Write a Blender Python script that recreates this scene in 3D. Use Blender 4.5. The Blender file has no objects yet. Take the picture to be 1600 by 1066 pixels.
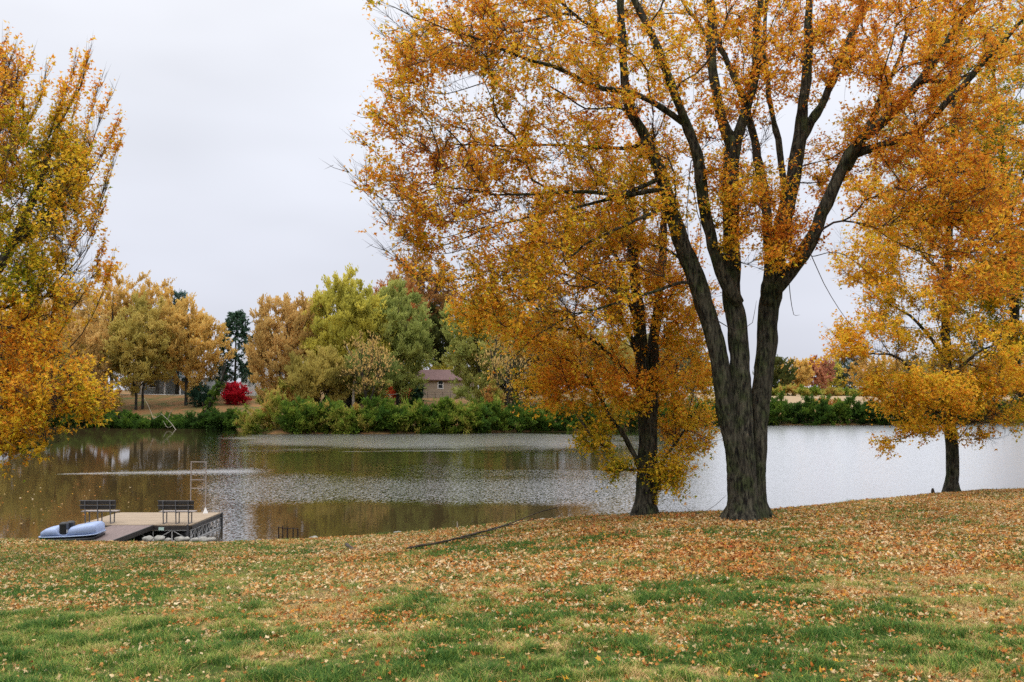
import bpy, math
import numpy as np
from mathutils import Vector, Matrix

S = bpy.context.scene
COL = S.collection
RNG = np.random.default_rng(11)

# ------------------------------------------------------------------ camera
CAM = np.array([0.0, 0.0, 5.6]); F = 1600 * 35 / 36.0; PITCH = math.atan(82 / F)
cam = bpy.data.cameras.new('camera'); cam.lens = 35; cam.sensor_width = 36; cam.clip_end = 6000; cam.clip_start = 0.1
co = bpy.data.objects.new('camera', cam); COL.objects.link(co); S.camera = co
co.location = CAM; co.rotation_euler = (math.pi / 2 + PITCH, 0, 0)

def P(px, py, Y):
    """world point seen at photo pixel (px, py) at world distance Y"""
    cx, cy = (px - 800) / F, (533 - py) / F
    c, s = math.cos(PITCH), math.sin(PITCH)
    d = np.array([cx, c - cy * s, s + cy * c])
    return CAM + d * (Y / d[1])

# ------------------------------------------------------------------ sky and light
SUN_EL, SUN_ROT = math.radians(48), math.radians(200)
w = bpy.data.worlds.new('World'); S.world = w; w.use_nodes = True
nt = w.node_tree; N = nt.nodes; L = nt.links; N.clear()
out = N.new('ShaderNodeOutputWorld'); bg = N.new('ShaderNodeBackground'); L.new(bg.outputs[0], out.inputs[0])
sky = N.new('ShaderNodeTexSky'); sky.sky_type = 'NISHITA'; sky.sun_disc = False
sky.sun_elevation = SUN_EL; sky.sun_rotation = SUN_ROT; sky.dust_density = 5; sky.air_density = 1.5
bg.inputs[1].default_value = 0.1
tc = N.new('ShaderNodeTexCoord'); sp = N.new('ShaderNodeSeparateXYZ'); L.new(tc.outputs['Generated'], sp.inputs[0])
rp = N.new('ShaderNodeValToRGB'); L.new(sp.outputs[2], rp.inputs[0])           # overcast deck, brightest overhead
e = rp.color_ramp.elements
e[0].position = 0.0; e[0].color = (0.655, 0.675, 0.760, 1)
e[1].position = 1.0; e[1].color = (1, 1, 1, 1)
for p_, c_ in ((0.13, (0.70, 0.725, 0.815, 1)), (0.26, (0.80, 0.825, 0.905, 1)), (0.40, (0.86, 0.875, 0.93, 1))):
    k = e.new(p_); k.color = c_
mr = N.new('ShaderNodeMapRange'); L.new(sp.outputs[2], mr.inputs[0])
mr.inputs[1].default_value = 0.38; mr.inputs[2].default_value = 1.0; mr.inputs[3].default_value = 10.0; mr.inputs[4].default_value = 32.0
mp = N.new('ShaderNodeMapping'); mp.inputs['Scale'].default_value = (1, 1, 3.2); L.new(tc.outputs['Generated'], mp.inputs[0])
nz = N.new('ShaderNodeTexNoise'); nz.inputs['Scale'].default_value = 2.2; nz.inputs['Detail'].default_value = 3; L.new(mp.outputs[0], nz.inputs[0])
mn = N.new('ShaderNodeMapRange'); L.new(nz.outputs[0], mn.inputs[0]); mn.inputs[1].default_value = 0.3; mn.inputs[2].default_value = 0.7
mn.inputs[3].default_value = .99; mn.inputs[4].default_value = 1.19
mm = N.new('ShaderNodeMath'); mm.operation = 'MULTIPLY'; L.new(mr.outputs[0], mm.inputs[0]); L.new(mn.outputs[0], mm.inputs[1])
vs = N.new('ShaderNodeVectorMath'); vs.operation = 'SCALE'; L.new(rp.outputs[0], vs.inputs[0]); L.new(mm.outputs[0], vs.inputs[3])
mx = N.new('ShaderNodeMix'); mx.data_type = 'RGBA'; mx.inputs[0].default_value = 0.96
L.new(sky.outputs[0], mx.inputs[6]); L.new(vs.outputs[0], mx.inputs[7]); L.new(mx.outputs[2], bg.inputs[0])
sl = bpy.data.lights.new('sun', 'SUN'); sl.energy = 0.7; sl.angle = math.radians(20); sl.color = (1, .96, .9)
so = bpy.data.objects.new('sun', sl); COL.objects.link(so)
so.rotation_euler = (math.pi / 2 - SUN_EL, 0, math.pi - SUN_ROT + math.radians(0)); so.location = (0, 0, 60)
S.view_settings.view_transform = 'Standard'; S.view_settings.look = 'None'
S.view_settings.exposure = 0.0; S.view_settings.gamma = 1
S.cycles.max_bounces = 6; S.cycles.diffuse_bounces = 3; S.cycles.glossy_bounces = 3
S.cycles.transmission_bounces = 3; S.cycles.transparent_max_bounces = 4; S.cycles.volume_bounces = 0
S.cycles.use_denoising = False
S.cycles.caustics_reflective = False; S.cycles.caustics_refractive = False

# ------------------------------------------------------------------ numpy noise
def _h(ix, iy, iz):
    n = (ix * 374761393 + iy * 668265263 + iz * 2147483647 + 144665) & 0xffffffff
    n = ((n ^ (n >> 13)) * 1274126177) & 0xffffffff
    return ((n ^ (n >> 16)) & 0xffff) / 65535.0
def vnoise(p):
    """value noise in 0..1 for an (n,3) array"""
    p = np.asarray(p, float); i = np.floor(p).astype(np.int64); f = p - i; f = f * f * (3 - 2 * f)
    r = 0
    for a in (0, 1):
        for b in (0, 1):
            for c in (0, 1):
                wgt = (f[:, 0] if a else 1 - f[:, 0]) * (f[:, 1] if b else 1 - f[:, 1]) * (f[:, 2] if c else 1 - f[:, 2])
                r = r + wgt * _h(i[:, 0] + a, i[:, 1] + b, i[:, 2] + c)
    return r
def noise2(X, Y, s, z=0.0):
    X = np.asarray(X, float); Y = np.asarray(Y, float)
    p = np.stack([X.ravel() / s, Y.ravel() / s, np.full(X.size, z)], 1)
    return (vnoise(p) * .65 + vnoise(p * 2.3 + 7) * .35).reshape(X.shape)
def unit(v): return v / np.maximum(np.linalg.norm(v, axis=-1, keepdims=True), 1e-9)
def smooth(a, b, x):
    t = np.clip((x - a) / (b - a), 0, 1); return t * t * (3 - 2 * t)

# ------------------------------------------------------------------ terrain
_cr = [(-300, 846, 34), (0, 843, 34), (120, 847, 34), (340, 848, 34), (480, 844, 33.5), (600, 836, 33), (700, 827, 32), (800, 817, 31),
       (900, 808, 30), (1000, 802, 29), (1180, 798, 29), (1300, 787, 33), (1450, 772, 40), (1530, 766, 44), (1600, 764, 47), (1750, 755, 56), (1900, 742, 70)]
_cp = np.array([P(a, b, c) for a, b, c in _cr]); CX, CY, CZ = _cp[:, 0], _cp[:, 1], _cp[:, 2] + .05
_fs = [(-900, 668), (0, 668), (200, 669), (370, 670), (410, 678), (600, 678), (800, 675), (900, 672), (1000, 668), (1190, 664.5), (1440, 664.5), (1600, 661), (2400, 661)]
_fp = []
for a, b in _fs:
    cy = (533 - b) / F; dz = math.sin(PITCH) + cy * math.cos(PITCH); dy = math.cos(PITCH) - cy * math.sin(PITCH)
    _fp.append(P(a, b, -5.6 * dy / dz))
_fp = np.array(_fp); FX, FY = _fp[:, 0], _fp[:, 1]

def H(X, Y):
    X = np.asarray(X, float); Y = np.asarray(Y, float)
    yc = np.interp(X, CX, CY); zc = np.interp(X, CX, CZ)
    z = 3.9 - (3.9 - zc) * (np.clip(Y, -30, 1e9) / yc)
    d = (Y - yc) / .4
    z = z - .5 * .4 * np.logaddexp(0, np.clip(d, -60, 60)) - .5 * .4 * np.clip(d - 60, 0, None)
    z = z + (noise2(X, Y, 2.4) - .5) * .06 + (noise2(X, Y, .5) - .5) * .015
    z = np.maximum(z, -1.6)
    t = Y - np.interp(X, FX, FY) + (noise2(X, Y, 9, 3.) - .5) * 1.6
    top = np.interp(X, [-60, -30, 30, 60], [5.3, 4.7, 4.3, 4.1])
    zf = np.where(t < 0, t * .3, np.where(t < 2.5, t * .25, np.where(t < 32, .625 + (top - .625) * ((t - 2.5) / 29.5) ** .8, top + 1.5 * (1 - np.exp(-(t - 32) / 150)) + (t - 32) * .002)))
    zf = zf + (noise2(X, Y, 6, 5.) - .5) * .3 * (t > 3)
    return np.maximum(z, np.maximum(zf, -1.6))
def Hz(x, y): return float(H(np.array([x]), np.array([y]))[0])
def GP(px, Y):
    x = (px - 800) / F * Y; return np.array([x, Y, Hz(x, Y)])

# ------------------------------------------------------------------ object helpers
def link(o, parent=None, label=None, cat=None, group=None, kind=None):
    if o.name not in COL.objects: COL.objects.link(o)
    if parent is not None: o.parent = parent
    if label: o['label'] = label
    if cat: o['category'] = cat
    if group: o['group'] = group
    if kind: o['kind'] = kind
    return o
def empty(name, loc, label, cat, group=None):
    o = bpy.data.objects.new(name, None); o.location = [float(v) for v in loc]; o.empty_display_size = .3
    return link(o, None, label, cat, group)
def npmesh(name, V, faces, mat, parent=None, smooth_=False, attr=None, attrname='t', off=None, **kw):
    """faces: (n,k) array or list of such arrays"""
    if isinstance(faces, np.ndarray): faces = [faces]
    faces = [f for f in faces if len(f)]
    V = np.asarray(V, np.float32)
    if off is not None: V = V - np.asarray(off, np.float32)
    me = bpy.data.meshes.new(name); me.vertices.add(len(V)); me.vertices.foreach_set('co', V.ravel())
    li = np.concatenate([f.ravel() for f in faces]).astype(np.int32)
    tot = np.concatenate([np.full(len(f), f.shape[1], np.int32) for f in faces])
    st = np.concatenate([[0], np.cumsum(tot)[:-1]]).astype(np.int32)
    me.loops.add(len(li)); me.loops.foreach_set('vertex_index', li)
    me.polygons.add(len(tot)); me.polygons.foreach_set('loop_start', st); me.polygons.foreach_set('loop_total', tot)
    me.polygons.foreach_set('use_smooth', np.full(len(tot), smooth_, bool))
    if attr is not None:
        a = me.attributes.new(attrname, 'FLOAT', 'POINT'); a.data.foreach_set('value', np.asarray(attr, np.float32))
    me.update(calc_edges=True); me.materials.append(mat)
    o = bpy.data.objects.new(name, me)
    return link(o, parent, **kw)

class MB:
    """collects boxes, bars and tubes of one part"""
    def __init__(s): s.V = []; s.F = []; s.n = 0
    def add(s, V, Fs):  # returns s
        s.V.append(np.asarray(V, float)); s.F += [[i + s.n for i in f] for f in Fs]; s.n += len(V); return s
    def box(s, lo, hi, bev=0.0, rot=0.0):
        x0, y0, z0 = lo; x1, y1, z1 = hi; b = min(bev, (x1 - x0) / 2.1, (y1 - y0) / 2.1, (z1 - z0) / 2.1)
        if b <= 0:
            V = [(x, y, z) for z in (z0, z1) for y in (y0, y1) for x in (x0, x1)]
            Fs = [(0, 2, 3, 1), (4, 5, 7, 6), (0, 1, 5, 4), (2, 6, 7, 3), (0, 4, 6, 2), (1, 3, 7, 5)]
        else:
            V = []; Fs = []
            for z, i in ((z0, b), (z0 + b, 0), (z1 - b, 0), (z1, b)):
                V += [(x0 + i, y0 + b + 0, z) if i == 0 else (x0 + b, y0 + b, z)] if False else []
                a = i
                ring = [(x0 + b, y0 + a), (x1 - b, y0 + a), (x1 - a, y0 + b), (x1 - a, y1 - b), (x1 - b, y1 - a), (x0 + b, y1 - a), (x0 + a, y1 - b), (x0 + a, y0 + b)]
                V += [(p[0], p[1], z) for p in ring]
            for k in range(3):
                for j in range(8): Fs.append((k * 8 + j, k * 8 + (j + 1) % 8, (k + 1) * 8 + (j + 1) % 8, (k + 1) * 8 + j))
            Fs.append(tuple(range(7, -1, -1))); Fs.append(tuple(range(24, 32)))
        s.add(V, Fs); return s
    def tube(s, pts, r, n=8, cap=True):
        pts = np.asarray(pts, float); m = len(pts); r = np.broadcast_to(np.asarray(r, float), (m,))
        V, Fq = tube(pts, r, n); Fs = [tuple(f) for f in Fq]
        if cap: Fs += [tuple(range(n))[::-1], tuple(range((m - 1) * n, m * n))]
        s.add(V, Fs); return s
    def bar(s, a, b, w, h):
        """rectangular bar from a to b, width w across, height h"""
        a = np.asarray(a, float); b = np.asarray(b, float); d = unit(b - a)
        up = np.array([0, 0, 1.]) if abs(d[2]) < .95 else np.array([0, 1., 0])
        r = unit(np.cross(d, up)); u = np.cross(r, d)
        V = [p + r * sx * w / 2 + u * sz * h / 2 for p in (a, b) for sx, sz in ((-1, -1), (1, -1), (1, 1), (-1, 1))]
        s.add(V, [(3, 2, 1, 0), (4, 5, 6, 7), (0, 1, 5, 4), (1, 2, 6, 5), (2, 3, 7, 6), (3, 0, 4, 7)]); return s
    def build(s, name, mat, parent=None, sm=False, off=None, **kw):
        V = np.concatenate(s.V)
        if off is not None: V = V - np.asarray(off)
        me = bpy.data.meshes.new(name); me.from_pydata(V.tolist(), [], s.F); me.materials.append(mat)
        if sm: me.polygons.foreach_set('use_smooth', np.ones(len(me.polygons), bool))
        me.update(); o = bpy.data.objects.new(name, me); return link(o, parent, **kw)

def frames(T):
    ref = np.where(np.abs(T[:, 2:3]) > .9, np.array([[1., 0, 0]]), np.array([[0, 0, 1.]]))
    # keep frames continuous along the path
    A = np.empty_like(T); a = unit(np.cross(T[0], ref[0]))
    for i in range(len(T)):
        a = unit(a - T[i] * np.dot(a, T[i])); A[i] = a
    return A, np.cross(T, A)
def tube(pts, r, n):
    m = len(pts); T = np.gradient(pts, axis=0); T = unit(T); A, B = frames(T)
    th = np.arange(n) * 2 * math.pi / n
    V = pts[:, None] + r[:, None, None] * (np.cos(th)[None, :, None] * A[:, None] + np.sin(th)[None, :, None] * B[:, None])
    i = np.arange(m - 1)[:, None] * n; j = np.arange(n)[None]; j2 = (j + 1) % n
    Fq = np.stack([i + j, i + j2, i + n + j2, i + n + j], -1).reshape(-1, 4)
    return V.reshape(-1, 3), Fq

# ------------------------------------------------------------------ materials
def newmat(name):
    m = bpy.data.materials.new(name); m.use_nodes = True
    t = m.node_tree; b = t.nodes['Principled BSDF']; return m, t, t.nodes, t.links, b
def plain(name, c, rough=.6, var=.25, scale=6, metal=0, bump=0.0, stretch=(1, 1, 1), spec=.4):
    m, t, n, l, b = newmat(name)
    tx = n.new('ShaderNodeTexCoord'); mp = n.new('ShaderNodeMapping'); mp.inputs['Scale'].default_value = stretch
    l.new(tx.outputs['Object'], mp.inputs[0])
    z = n.new('ShaderNodeTexNoise'); z.inputs['Scale'].default_value = scale; z.inputs['Detail'].default_value = 6; l.new(mp.outputs[0], z.inputs[0])
    r = n.new('ShaderNodeValToRGB'); l.new(z.outputs[0], r.inputs[0]); e = r.color_ramp.elements
    e[0].position = .3; e[0].color = (*[v * (1 - var) for v in c], 1); e[1].position = .7; e[1].color = (*[min(1, v * (1 + var)) for v in c], 1)
    l.new(r.outputs[0], b.inputs['Base Color']); b.inputs['Roughness'].default_value = rough; b.inputs['Metallic'].default_value = metal
    b.inputs['Specular IOR Level'].default_value = spec
    if bump:
        bp = n.new('ShaderNodeBump'); bp.inputs['Strength'].default_value = bump; bp.inputs['Distance'].default_value = .02
        l.new(z.outputs[0], bp.inputs['Height']); l.new(bp.outputs[0], b.inputs['Normal'])
    return m
def leafmat(name, stops, trans=.35, rough=.55):
    """each leaf carries a number t; the ramp turns it into its own pigment"""
    m, t, n, l, b = newmat(name)
    a = n.new('ShaderNodeAttribute'); a.attribute_name = 't'
    r = n.new('ShaderNodeValToRGB'); l.new(a.outputs['Fac'], r.inputs[0]); e = r.color_ramp.elements
    e[0].position = stops[0][0]; e[0].color = (*stops[0][1], 1); e[1].position = stops[-1][0]; e[1].color = (*stops[-1][1], 1)
    for p_, c_ in stops[1:-1]:
        k = e.new(p_); k.color = (*c_, 1)
    l.new(r.outputs[0], b.inputs['Base Color']); b.inputs['Roughness'].default_value = rough; b.inputs['Specular IOR Level'].default_value = .10
    tr = n.new('ShaderNodeBsdfTranslucent'); l.new(r.outputs[0], tr.inputs[0])
    mx = n.new('ShaderNodeMixShader'); mx.inputs[0].default_value = trans
    l.new(b.outputs[0], mx.inputs[1]); l.new(tr.outputs[0], mx.inputs[2]); l.new(mx.outputs[0], n['Material Output'].inputs[0])
    return m
def barkmat(name, dark, light, moss, scale=1.0):
    m, t, n, l, b = newmat(name)
    tx = n.new('ShaderNodeTexCoord'); mp = n.new('ShaderNodeMapping'); mp.inputs['Scale'].default_value = (15 * scale, 15 * scale, 3.8 * scale)
    l.new(tx.outputs['Object'], mp.inputs[0])
    z = n.new('ShaderNodeTexNoise'); z.inputs['Scale'].default_value = 1.0; z.inputs['Detail'].default_value = 8; z.inputs['Roughness'].default_value = .65
    z.inputs['Distortion'].default_value = .6
    l.new(mp.outputs[0], z.inputs[0])
    r = n.new('ShaderNodeValToRGB'); l.new(z.outputs[0], r.inputs[0]); e = r.color_ramp.elements
    e[0].position = .40; e[0].color = (*dark, 1); e[1].position = .66; e[1].color = (*light, 1)
    z2 = n.new('ShaderNodeTexNoise'); z2.inputs['Scale'].default_value = 2.2; z2.inputs['Detail'].default_value = 6; l.new(tx.outputs['Object'], z2.inputs[0])
    r2 = n.new('ShaderNodeValToRGB'); l.new(z2.outputs[0], r2.inputs[0]); e = r2.color_ramp.elements
    e[0].position = .45; e[0].color = (0, 0, 0, 1); e[1].position = .62; e[1].color = (.75, .75, .75, 1)
    mx = n.new('ShaderNodeMix'); mx.data_type = 'RGBA'; l.new(r2.outputs[0], mx.inputs[0]); l.new(r.outputs[0], mx.inputs[6])
    z3 = n.new('ShaderNodeMix'); z3.data_type = 'RGBA'; z3.blend_type = 'MULTIPLY'; z3.inputs[0].default_value = 1; l.new(r.outputs[0], z3.inputs[6]); z3.inputs[7].default_value = (*moss, 1)
    l.new(z3.outputs[2], mx.inputs[7]); l.new(mx.outputs[2], b.inputs['Base Color']); b.inputs['Roughness'].default_value = .9
    b.inputs['Specular IOR Level'].default_value = .2
    bp = n.new('ShaderNodeBump'); bp.inputs['Strength'].default_value = 1.0; bp.inputs['Distance'].default_value = .03 / scale
    l.new(z.outputs[0], bp.inputs['Height']); l.new(bp.outputs[0], b.inputs['Normal'])
    return m

M = {}
M['bark'] = barkmat('maple_bark', (.007, .006, .005), (.098, .090, .064), (.60, .90, .38))
M['bark_far'] = barkmat('far_bark', (.012, .010, .009), (.075, .065, .055), (.8, 1., .6), .5)
M['twig'] = plain('twig_bark', (.045, .032, .024), .8, .3, 3)
M['twig_pale'] = plain('pale_dead_wood', (.30, .26, .21), .8, .25, 8, stretch=(1, 1, .3))
AUT = [(0, (.07, .14, .012)), (.22, (.24, .29, .018)), (.42, (.74, .54, .035)), (.58, (.87, .50, .045)), (.74, (.85, .33, .035)), (.9, (.50, .15, .025)), (1, (.25, .08, .025))]
M['leaf'] = leafmat('maple_leaf', AUT, .48)
M['bush'] = leafmat('shrub_leaf', [(0, (.025, .055, .014)), (.35, (.075, .15, .022)), (.6, (.20, .27, .032)), (.8, (.48, .40, .09)), (1, (.50, .22, .07))], .42)
def tri(name, a, b, c, g=1.75): return leafmat(name, [(p_, tuple(min(.85, v * g) for v in c_)) for p_, c_ in ((0, a), (.5, b), (1, c))], .45)
FARM = {
 'gold': tri('far_gold_leaf', (.24, .165, .045), (.42, .285, .080), (.48, .33, .11)),
 'tan': tri('far_tan_leaf', (.22, .15, .05), (.38, .255, .085), (.46, .31, .12)),
 'olive': tri('far_olive_leaf', (.16, .14, .035), (.30, .24, .06), (.40, .30, .09)),
 'lime': tri('far_yellow_green_leaf', (.17, .17, .03), (.37, .33, .06), (.50, .41, .08)),
 'green': tri('far_pale_green_leaf', (.09, .12, .03), (.22, .24, .065), (.34, .31, .09)),
 'dark': tri('far_dark_green_leaf', (.018, .028, .010), (.05, .062, .016), (.10, .09, .022)),
 'rust': tri('far_rust_leaf', (.09, .085, .028), (.21, .115, .035), (.32, .14, .045)),
 'pine': tri('far_pine_needle', (.010, .026, .015), (.030, .062, .036), (.06, .10, .06)),
 'blue': tri('far_blue_needle', (.035, .065, .060), (.07, .115, .10), (.11, .16, .14)),
 'red': tri('far_crimson_leaf', (.10, .004, .008), (.27, .007, .016), (.38, .02, .03)),
 'scarlet': tri('far_scarlet_leaf', (.30, .05, .02), (.55, .12, .05), (.45, .28, .06)),
 'pinkbrown': tri('far_reddish_brown_leaf', (.16, .07, .04), (.30, .13, .08), (.36, .19, .10)),
 'grey': tri('far_grey_green_leaf', (.07, .075, .035), (.17, .155, .075), (.24, .20, .09)),
}

# ------------------------------------------------------------------ tree growing
class Tree:
    def __init__(s, cap=60000):
        s.p = np.zeros((cap, 3)); s.par = np.full(cap, -1); s.r = np.zeros(cap); s.pl = np.zeros(cap); s.dir = np.zeros((cap, 3)); s.n = 0; s.chains = []; s.tips = []
    def path(s, pts, start, rmin=None):
        idx = [start] if start >= 0 else []
        for k, q in enumerate(pts):
            i = s.n; s.n += 1; pr = idx[-1] if idx else -1
            s.p[i] = q; s.par[i] = pr; s.r[i] = 0 if rmin is None else rmin[k]
            if pr >= 0:
                d = q - s.p[pr]; ln = np.linalg.norm(d); s.pl[i] = s.pl[pr] + ln; s.dir[i] = d / max(ln, 1e-6)
            else: s.dir[i] = (0, 0, 1)
            idx.append(i)
        s.chains.append(idx); return idx
    def limb(s, pts, r0, r1, attach=True, step=.25, jit=.04):
        pts = np.asarray(pts, float); q = np.vstack([2 * pts[0] - pts[1], pts, 2 * pts[-1] - pts[-2]]); o = []
        for i in range(1, len(q) - 2):
            m = max(2, int(np.linalg.norm(q[i + 1] - q[i]) / step)); t = np.arange(m)[:, None] / m
            o.append(.5 * ((2 * q[i]) + (-q[i - 1] + q[i + 1]) * t + (2 * q[i - 1] - 5 * q[i] + 4 * q[i + 1] - q[i + 2]) * t ** 2 + (-q[i - 1] + 3 * q[i] - 3 * q[i + 1] + q[i + 2]) * t ** 3))
        o.append(pts[-1:]); o = np.vstack(o)
        j = np.cumsum(RNG.normal(0, jit * .4, o.shape), 0); j -= np.linspace(0, 1, len(o))[:, None] * j[-1]; o = o + j
        if isinstance(r0, (list, tuple)):
            sl = np.concatenate([[0], np.cumsum(np.linalg.norm(np.diff(pts, axis=0), axis=1))]); so_ = np.concatenate([[0], np.cumsum(np.linalg.norm(np.diff(o, axis=0), axis=1))])
            r = np.interp(so_ / so_[-1], sl / sl[-1], r0)
        else: r = r0 + (r1 - r0) * np.linspace(0, 1, len(o)) ** .8
        st = -1
        if attach and s.n: st = int(np.argmin(np.linalg.norm(s.p[:s.n] - o[0], axis=1)))
        ix = s.path(o, st, r)
        if r1 < .03: s.tips += [ix] * 2
        return ix
    def grow(s, targets, bf=.35, step=.3, curve=.3, sag=.10, jit=.035, minr=0):
        n0 = s.n
        # near targets first
        P0 = s.p[:n0]; d = np.array([np.min(np.linalg.norm(P0 - t, axis=1)) for t in targets])
        for t in targets[np.argsort(d)]:
            A = s.p[:s.n]; v = t - A; ds = np.linalg.norm(v, axis=1)
            ang = np.einsum('ij,ij->i', v, s.dir[:s.n]) / np.maximum(ds, .01)
            cost = ds * (1.15 - .25 * ang) + bf * s.pl[:s.n]
            cost[:2] += 5
            i = int(np.argmin(cost)); Ld = ds[i]
            if Ld < .15: continue
            d0 = s.dir[i]; c = A[i] + d0 * Ld * curve + v[i] * .25 + np.array([0, 0, -sag * Ld])
            m = max(2, int(Ld / step)); tt = np.linspace(0, 1, m + 1)[1:, None]
            q = (1 - tt) ** 2 * A[i] + 2 * tt * (1 - tt) * c + tt ** 2 * t + RNG.normal(0, jit, (m, 3)) * min(1, Ld)
            idx = s.path(q, i); s.tips.append(idx)
    def radii(s, tip=.006, ex=2.3, cap=None):
        a = np.zeros(s.n); child = np.zeros(s.n, bool); child[s.par[:s.n][s.par[:s.n] >= 0]] = True
        a[~child] = tip ** ex
        for i in range(s.n - 1, 0, -1):
            if s.par[i] >= 0: a[s.par[i]] += a[i] + 1e-6
        R = np.maximum(a ** (1 / ex), tip)
        pres = s.r[:s.n] > 0
        if cap is not None: R = np.minimum(R, cap)
        R[pres] = s.r[:s.n][pres]
        # no child thicker than its parent
        for i in range(1, s.n):
            if s.par[i] >= 0 and not pres[i]: R[i] = min(R[i], R[s.par[i]] * .8 if R[s.par[i]] > .03 else R[s.par[i]])
        s.R = R
    def wood(s, thick=.05):
        """(V,F) of thick wood and of thin wood"""
        out = {0: ([], [], [0]), 1: ([], [], [0])}
        for c in s.chains:
            if len(c) < 2: continue
            pts = s.p[c]; r = s.R[c].copy()
            if s.r[c[-1]] == 0 or s.r[c[0]] == 0 or s.par[c[1]] == c[0]: r[0] = min(r[0], r[1] * 1.15)
            r[-1] *= .5
            k = 0 if r.max() > thick else 1; n = 32 if r.max() > .22 else 14 if r.max() > .12 else 8 if r.max() > .04 else 5 if r.max() > .015 else 3
            V, Fq = tube(pts, r, n); o = out[k]; o[0].append(V); o[1].append(Fq + o[2][0]); o[2][0] += len(V)
        res = []
        for k in (0, 1):
            o = out[k]; res.append((np.concatenate(o[0]) if o[0] else np.zeros((0, 3)), np.concatenate(o[1]) if o[1] else np.zeros((0, 4), int)))
        return res
    def twigs(s, per=6, last=1.2, l0=.25, l1=.6, up=.3, spread=.7, root=None):
        """side twigs on the ends of grown paths: start, end"""
        A = []; D = []; LL = []; tipf = []
        for idx in s.tips:
            pts = s.p[idx]; seg = np.linalg.norm(np.diff(pts, axis=0), axis=1); cum = np.concatenate([[0], np.cumsum(seg)]); tot = cum[-1]
            u = tot - RNG.random(per) ** 1.0 * min(last, tot); u[0] = tot
            for q in range(3): pass
            x = np.stack([np.interp(u, cum, pts[:, q]) for q in range(3)], 1); A.append(x)
            d = unit(pts[-1] - pts[max(0, len(pts) - 4)]); D.append(np.repeat(d[None], per, 0)); tipf.append((tot - u) / max(last, .1))
        A = np.concatenate(A); D = np.concatenate(D); n = len(A); tipf = np.concatenate(tipf)
        rd = unit(RNG.normal(size=(n, 3))); d = unit(D * .6 + rd * spread + np.array([0, 0, up]))
        d[tipf == 0] = unit(D[tipf == 0] + rd[tipf == 0] * .15 + np.array([0, 0, up * .7]))
        ln = RNG.uniform(l0, l1, n)
        return A, A + d * ln[:, None], d
def prisms(A, B, r0, r1, bend=None):
    """thin three-sided twigs, two segments each"""
    n = len(A); d = unit(B - A); ref = np.where(np.abs(d[:, 2:3]) > .9, [[1., 0, 0]], [[0, 0, 1.]]); a = unit(np.cross(d, ref)); b = np.cross(d, a)
    mid = (A + B) / 2 + (0 if bend is None else bend); V = np.empty((n, 7, 3))
    for k in range(3):
        th = k * 2.0944; o = a * math.cos(th) + b * math.sin(th)
        V[:, k] = A + o * r0; V[:, 3 + k] = mid + o * (r0 + r1) / 2
    V[:, 6] = B; base = np.arange(n)[:, None] * 7
    q = np.concatenate([base + [[k, (k + 1) % 3, 3 + (k + 1) % 3, 3 + k]] for k in range(3)]); t = np.concatenate([base + [[3 + k, 3 + (k + 1) % 3, 6]] for k in range(3)])
    return V.reshape(-1, 3), q, t

T6 = np.array([(0, 0, 0), (.46, .34, .10), (.17, .46, 0), (0, 1, -.12), (-.17, .46, 0), (-.46, .34, .10)])
# crumpled leaf outline
TC = np.array([(0, 0, 0), (.34, .10, .30), (.22, .36, .05), (.40, .62, .38), (.05, .80, .10), (-.20, .60, .02), (-.42, .55, .42), (-.16, .30, .06), (-.30, .08, .22)])
T10 = np.array([(0, 0, 0), (.40, .12, .12), (.20, .33, .02), (.56, .62, .14), (.19, .62, .0), (0, 1.05, -.10), (-.19, .62, 0), (-.56, .62, .14), (-.20, .33, .02), (-.40, .12, .12)])
T4 = np.array([(0, 0, 0), (.24, .5, .06), (0, 1, 0), (-.24, .5, .06)])
def leafcards(pos, d, nrm, size, tmpl, wob=0):
    """real leaf outlines: tmpl scaled along d (length), across, and curled along the normal"""
    d = unit(d); s = unit(np.cross(d, nrm)); nn = np.cross(s, d); k = len(tmpl); n = len(pos)
    t = tmpl[None] * np.ones((n, 1, 1))
    if wob: t = t + RNG.normal(0, wob, t.shape)
    cz = RNG.uniform(-1, 2.2, (n, 1))
    V = pos[:, None] + size[:, None, None] * (t[..., 0:1] * s[:, None] + t[..., 1:2] * d[:, None] + (t[..., 2:3] * cz[..., None]) * nn[:, None])
    return V.reshape(-1, 3), np.arange(n * k).reshape(n, k)

def leaves_on(A, B, n, size, droop=.35, scatter=.05, flat=.6, tmpl=T6, keep=None):
    rw = .42 if tmpl is T4 else .9
    m = len(A); u = RNG.random((m, n)); base = A[:, None] + (B - A)[:, None] * u[..., None]; base = base.reshape(-1, 3)
    base = base + RNG.normal(0, scatter, base.shape)
    dd = np.repeat(unit(B - A), n, 0); rd = unit(RNG.normal(size=base.shape))
    d = unit(dd * (1.4 - rw) + rd * rw + np.array([0, 0, -droop])); nr = unit(unit(RNG.normal(size=base.shape)) * (1 - flat) + np.array([0, 0, flat]))
    if keep is not None:
        k = keep(base); base = base[k]; d = d[k]; nr = nr[k]
    sz = size * RNG.uniform(.6, 1.25, len(base))
    V, Fc = leafcards(base, d, nr, sz, tmpl); return base, V, Fc

def in_blobs(blobs, n):
    """blobs: (px, py, Y, rx_px, ry_px, rdepth_m, weight) -> n world points"""
    w = np.array([b[6] for b in blobs], float); w /= w.sum(); ch = RNG.choice(len(blobs), n, p=w); o = np.empty((n, 3))
    for k, i in enumerate(ch):
        b = blobs[i]
        v = unit(RNG.normal(size=3)) * RNG.random() ** (1 / 2.4)
        o[k] = P(b[0] + v[0] * b[3], b[1] - v[2] * b[4], b[2] + v[1] * b[5])
    return o

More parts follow.
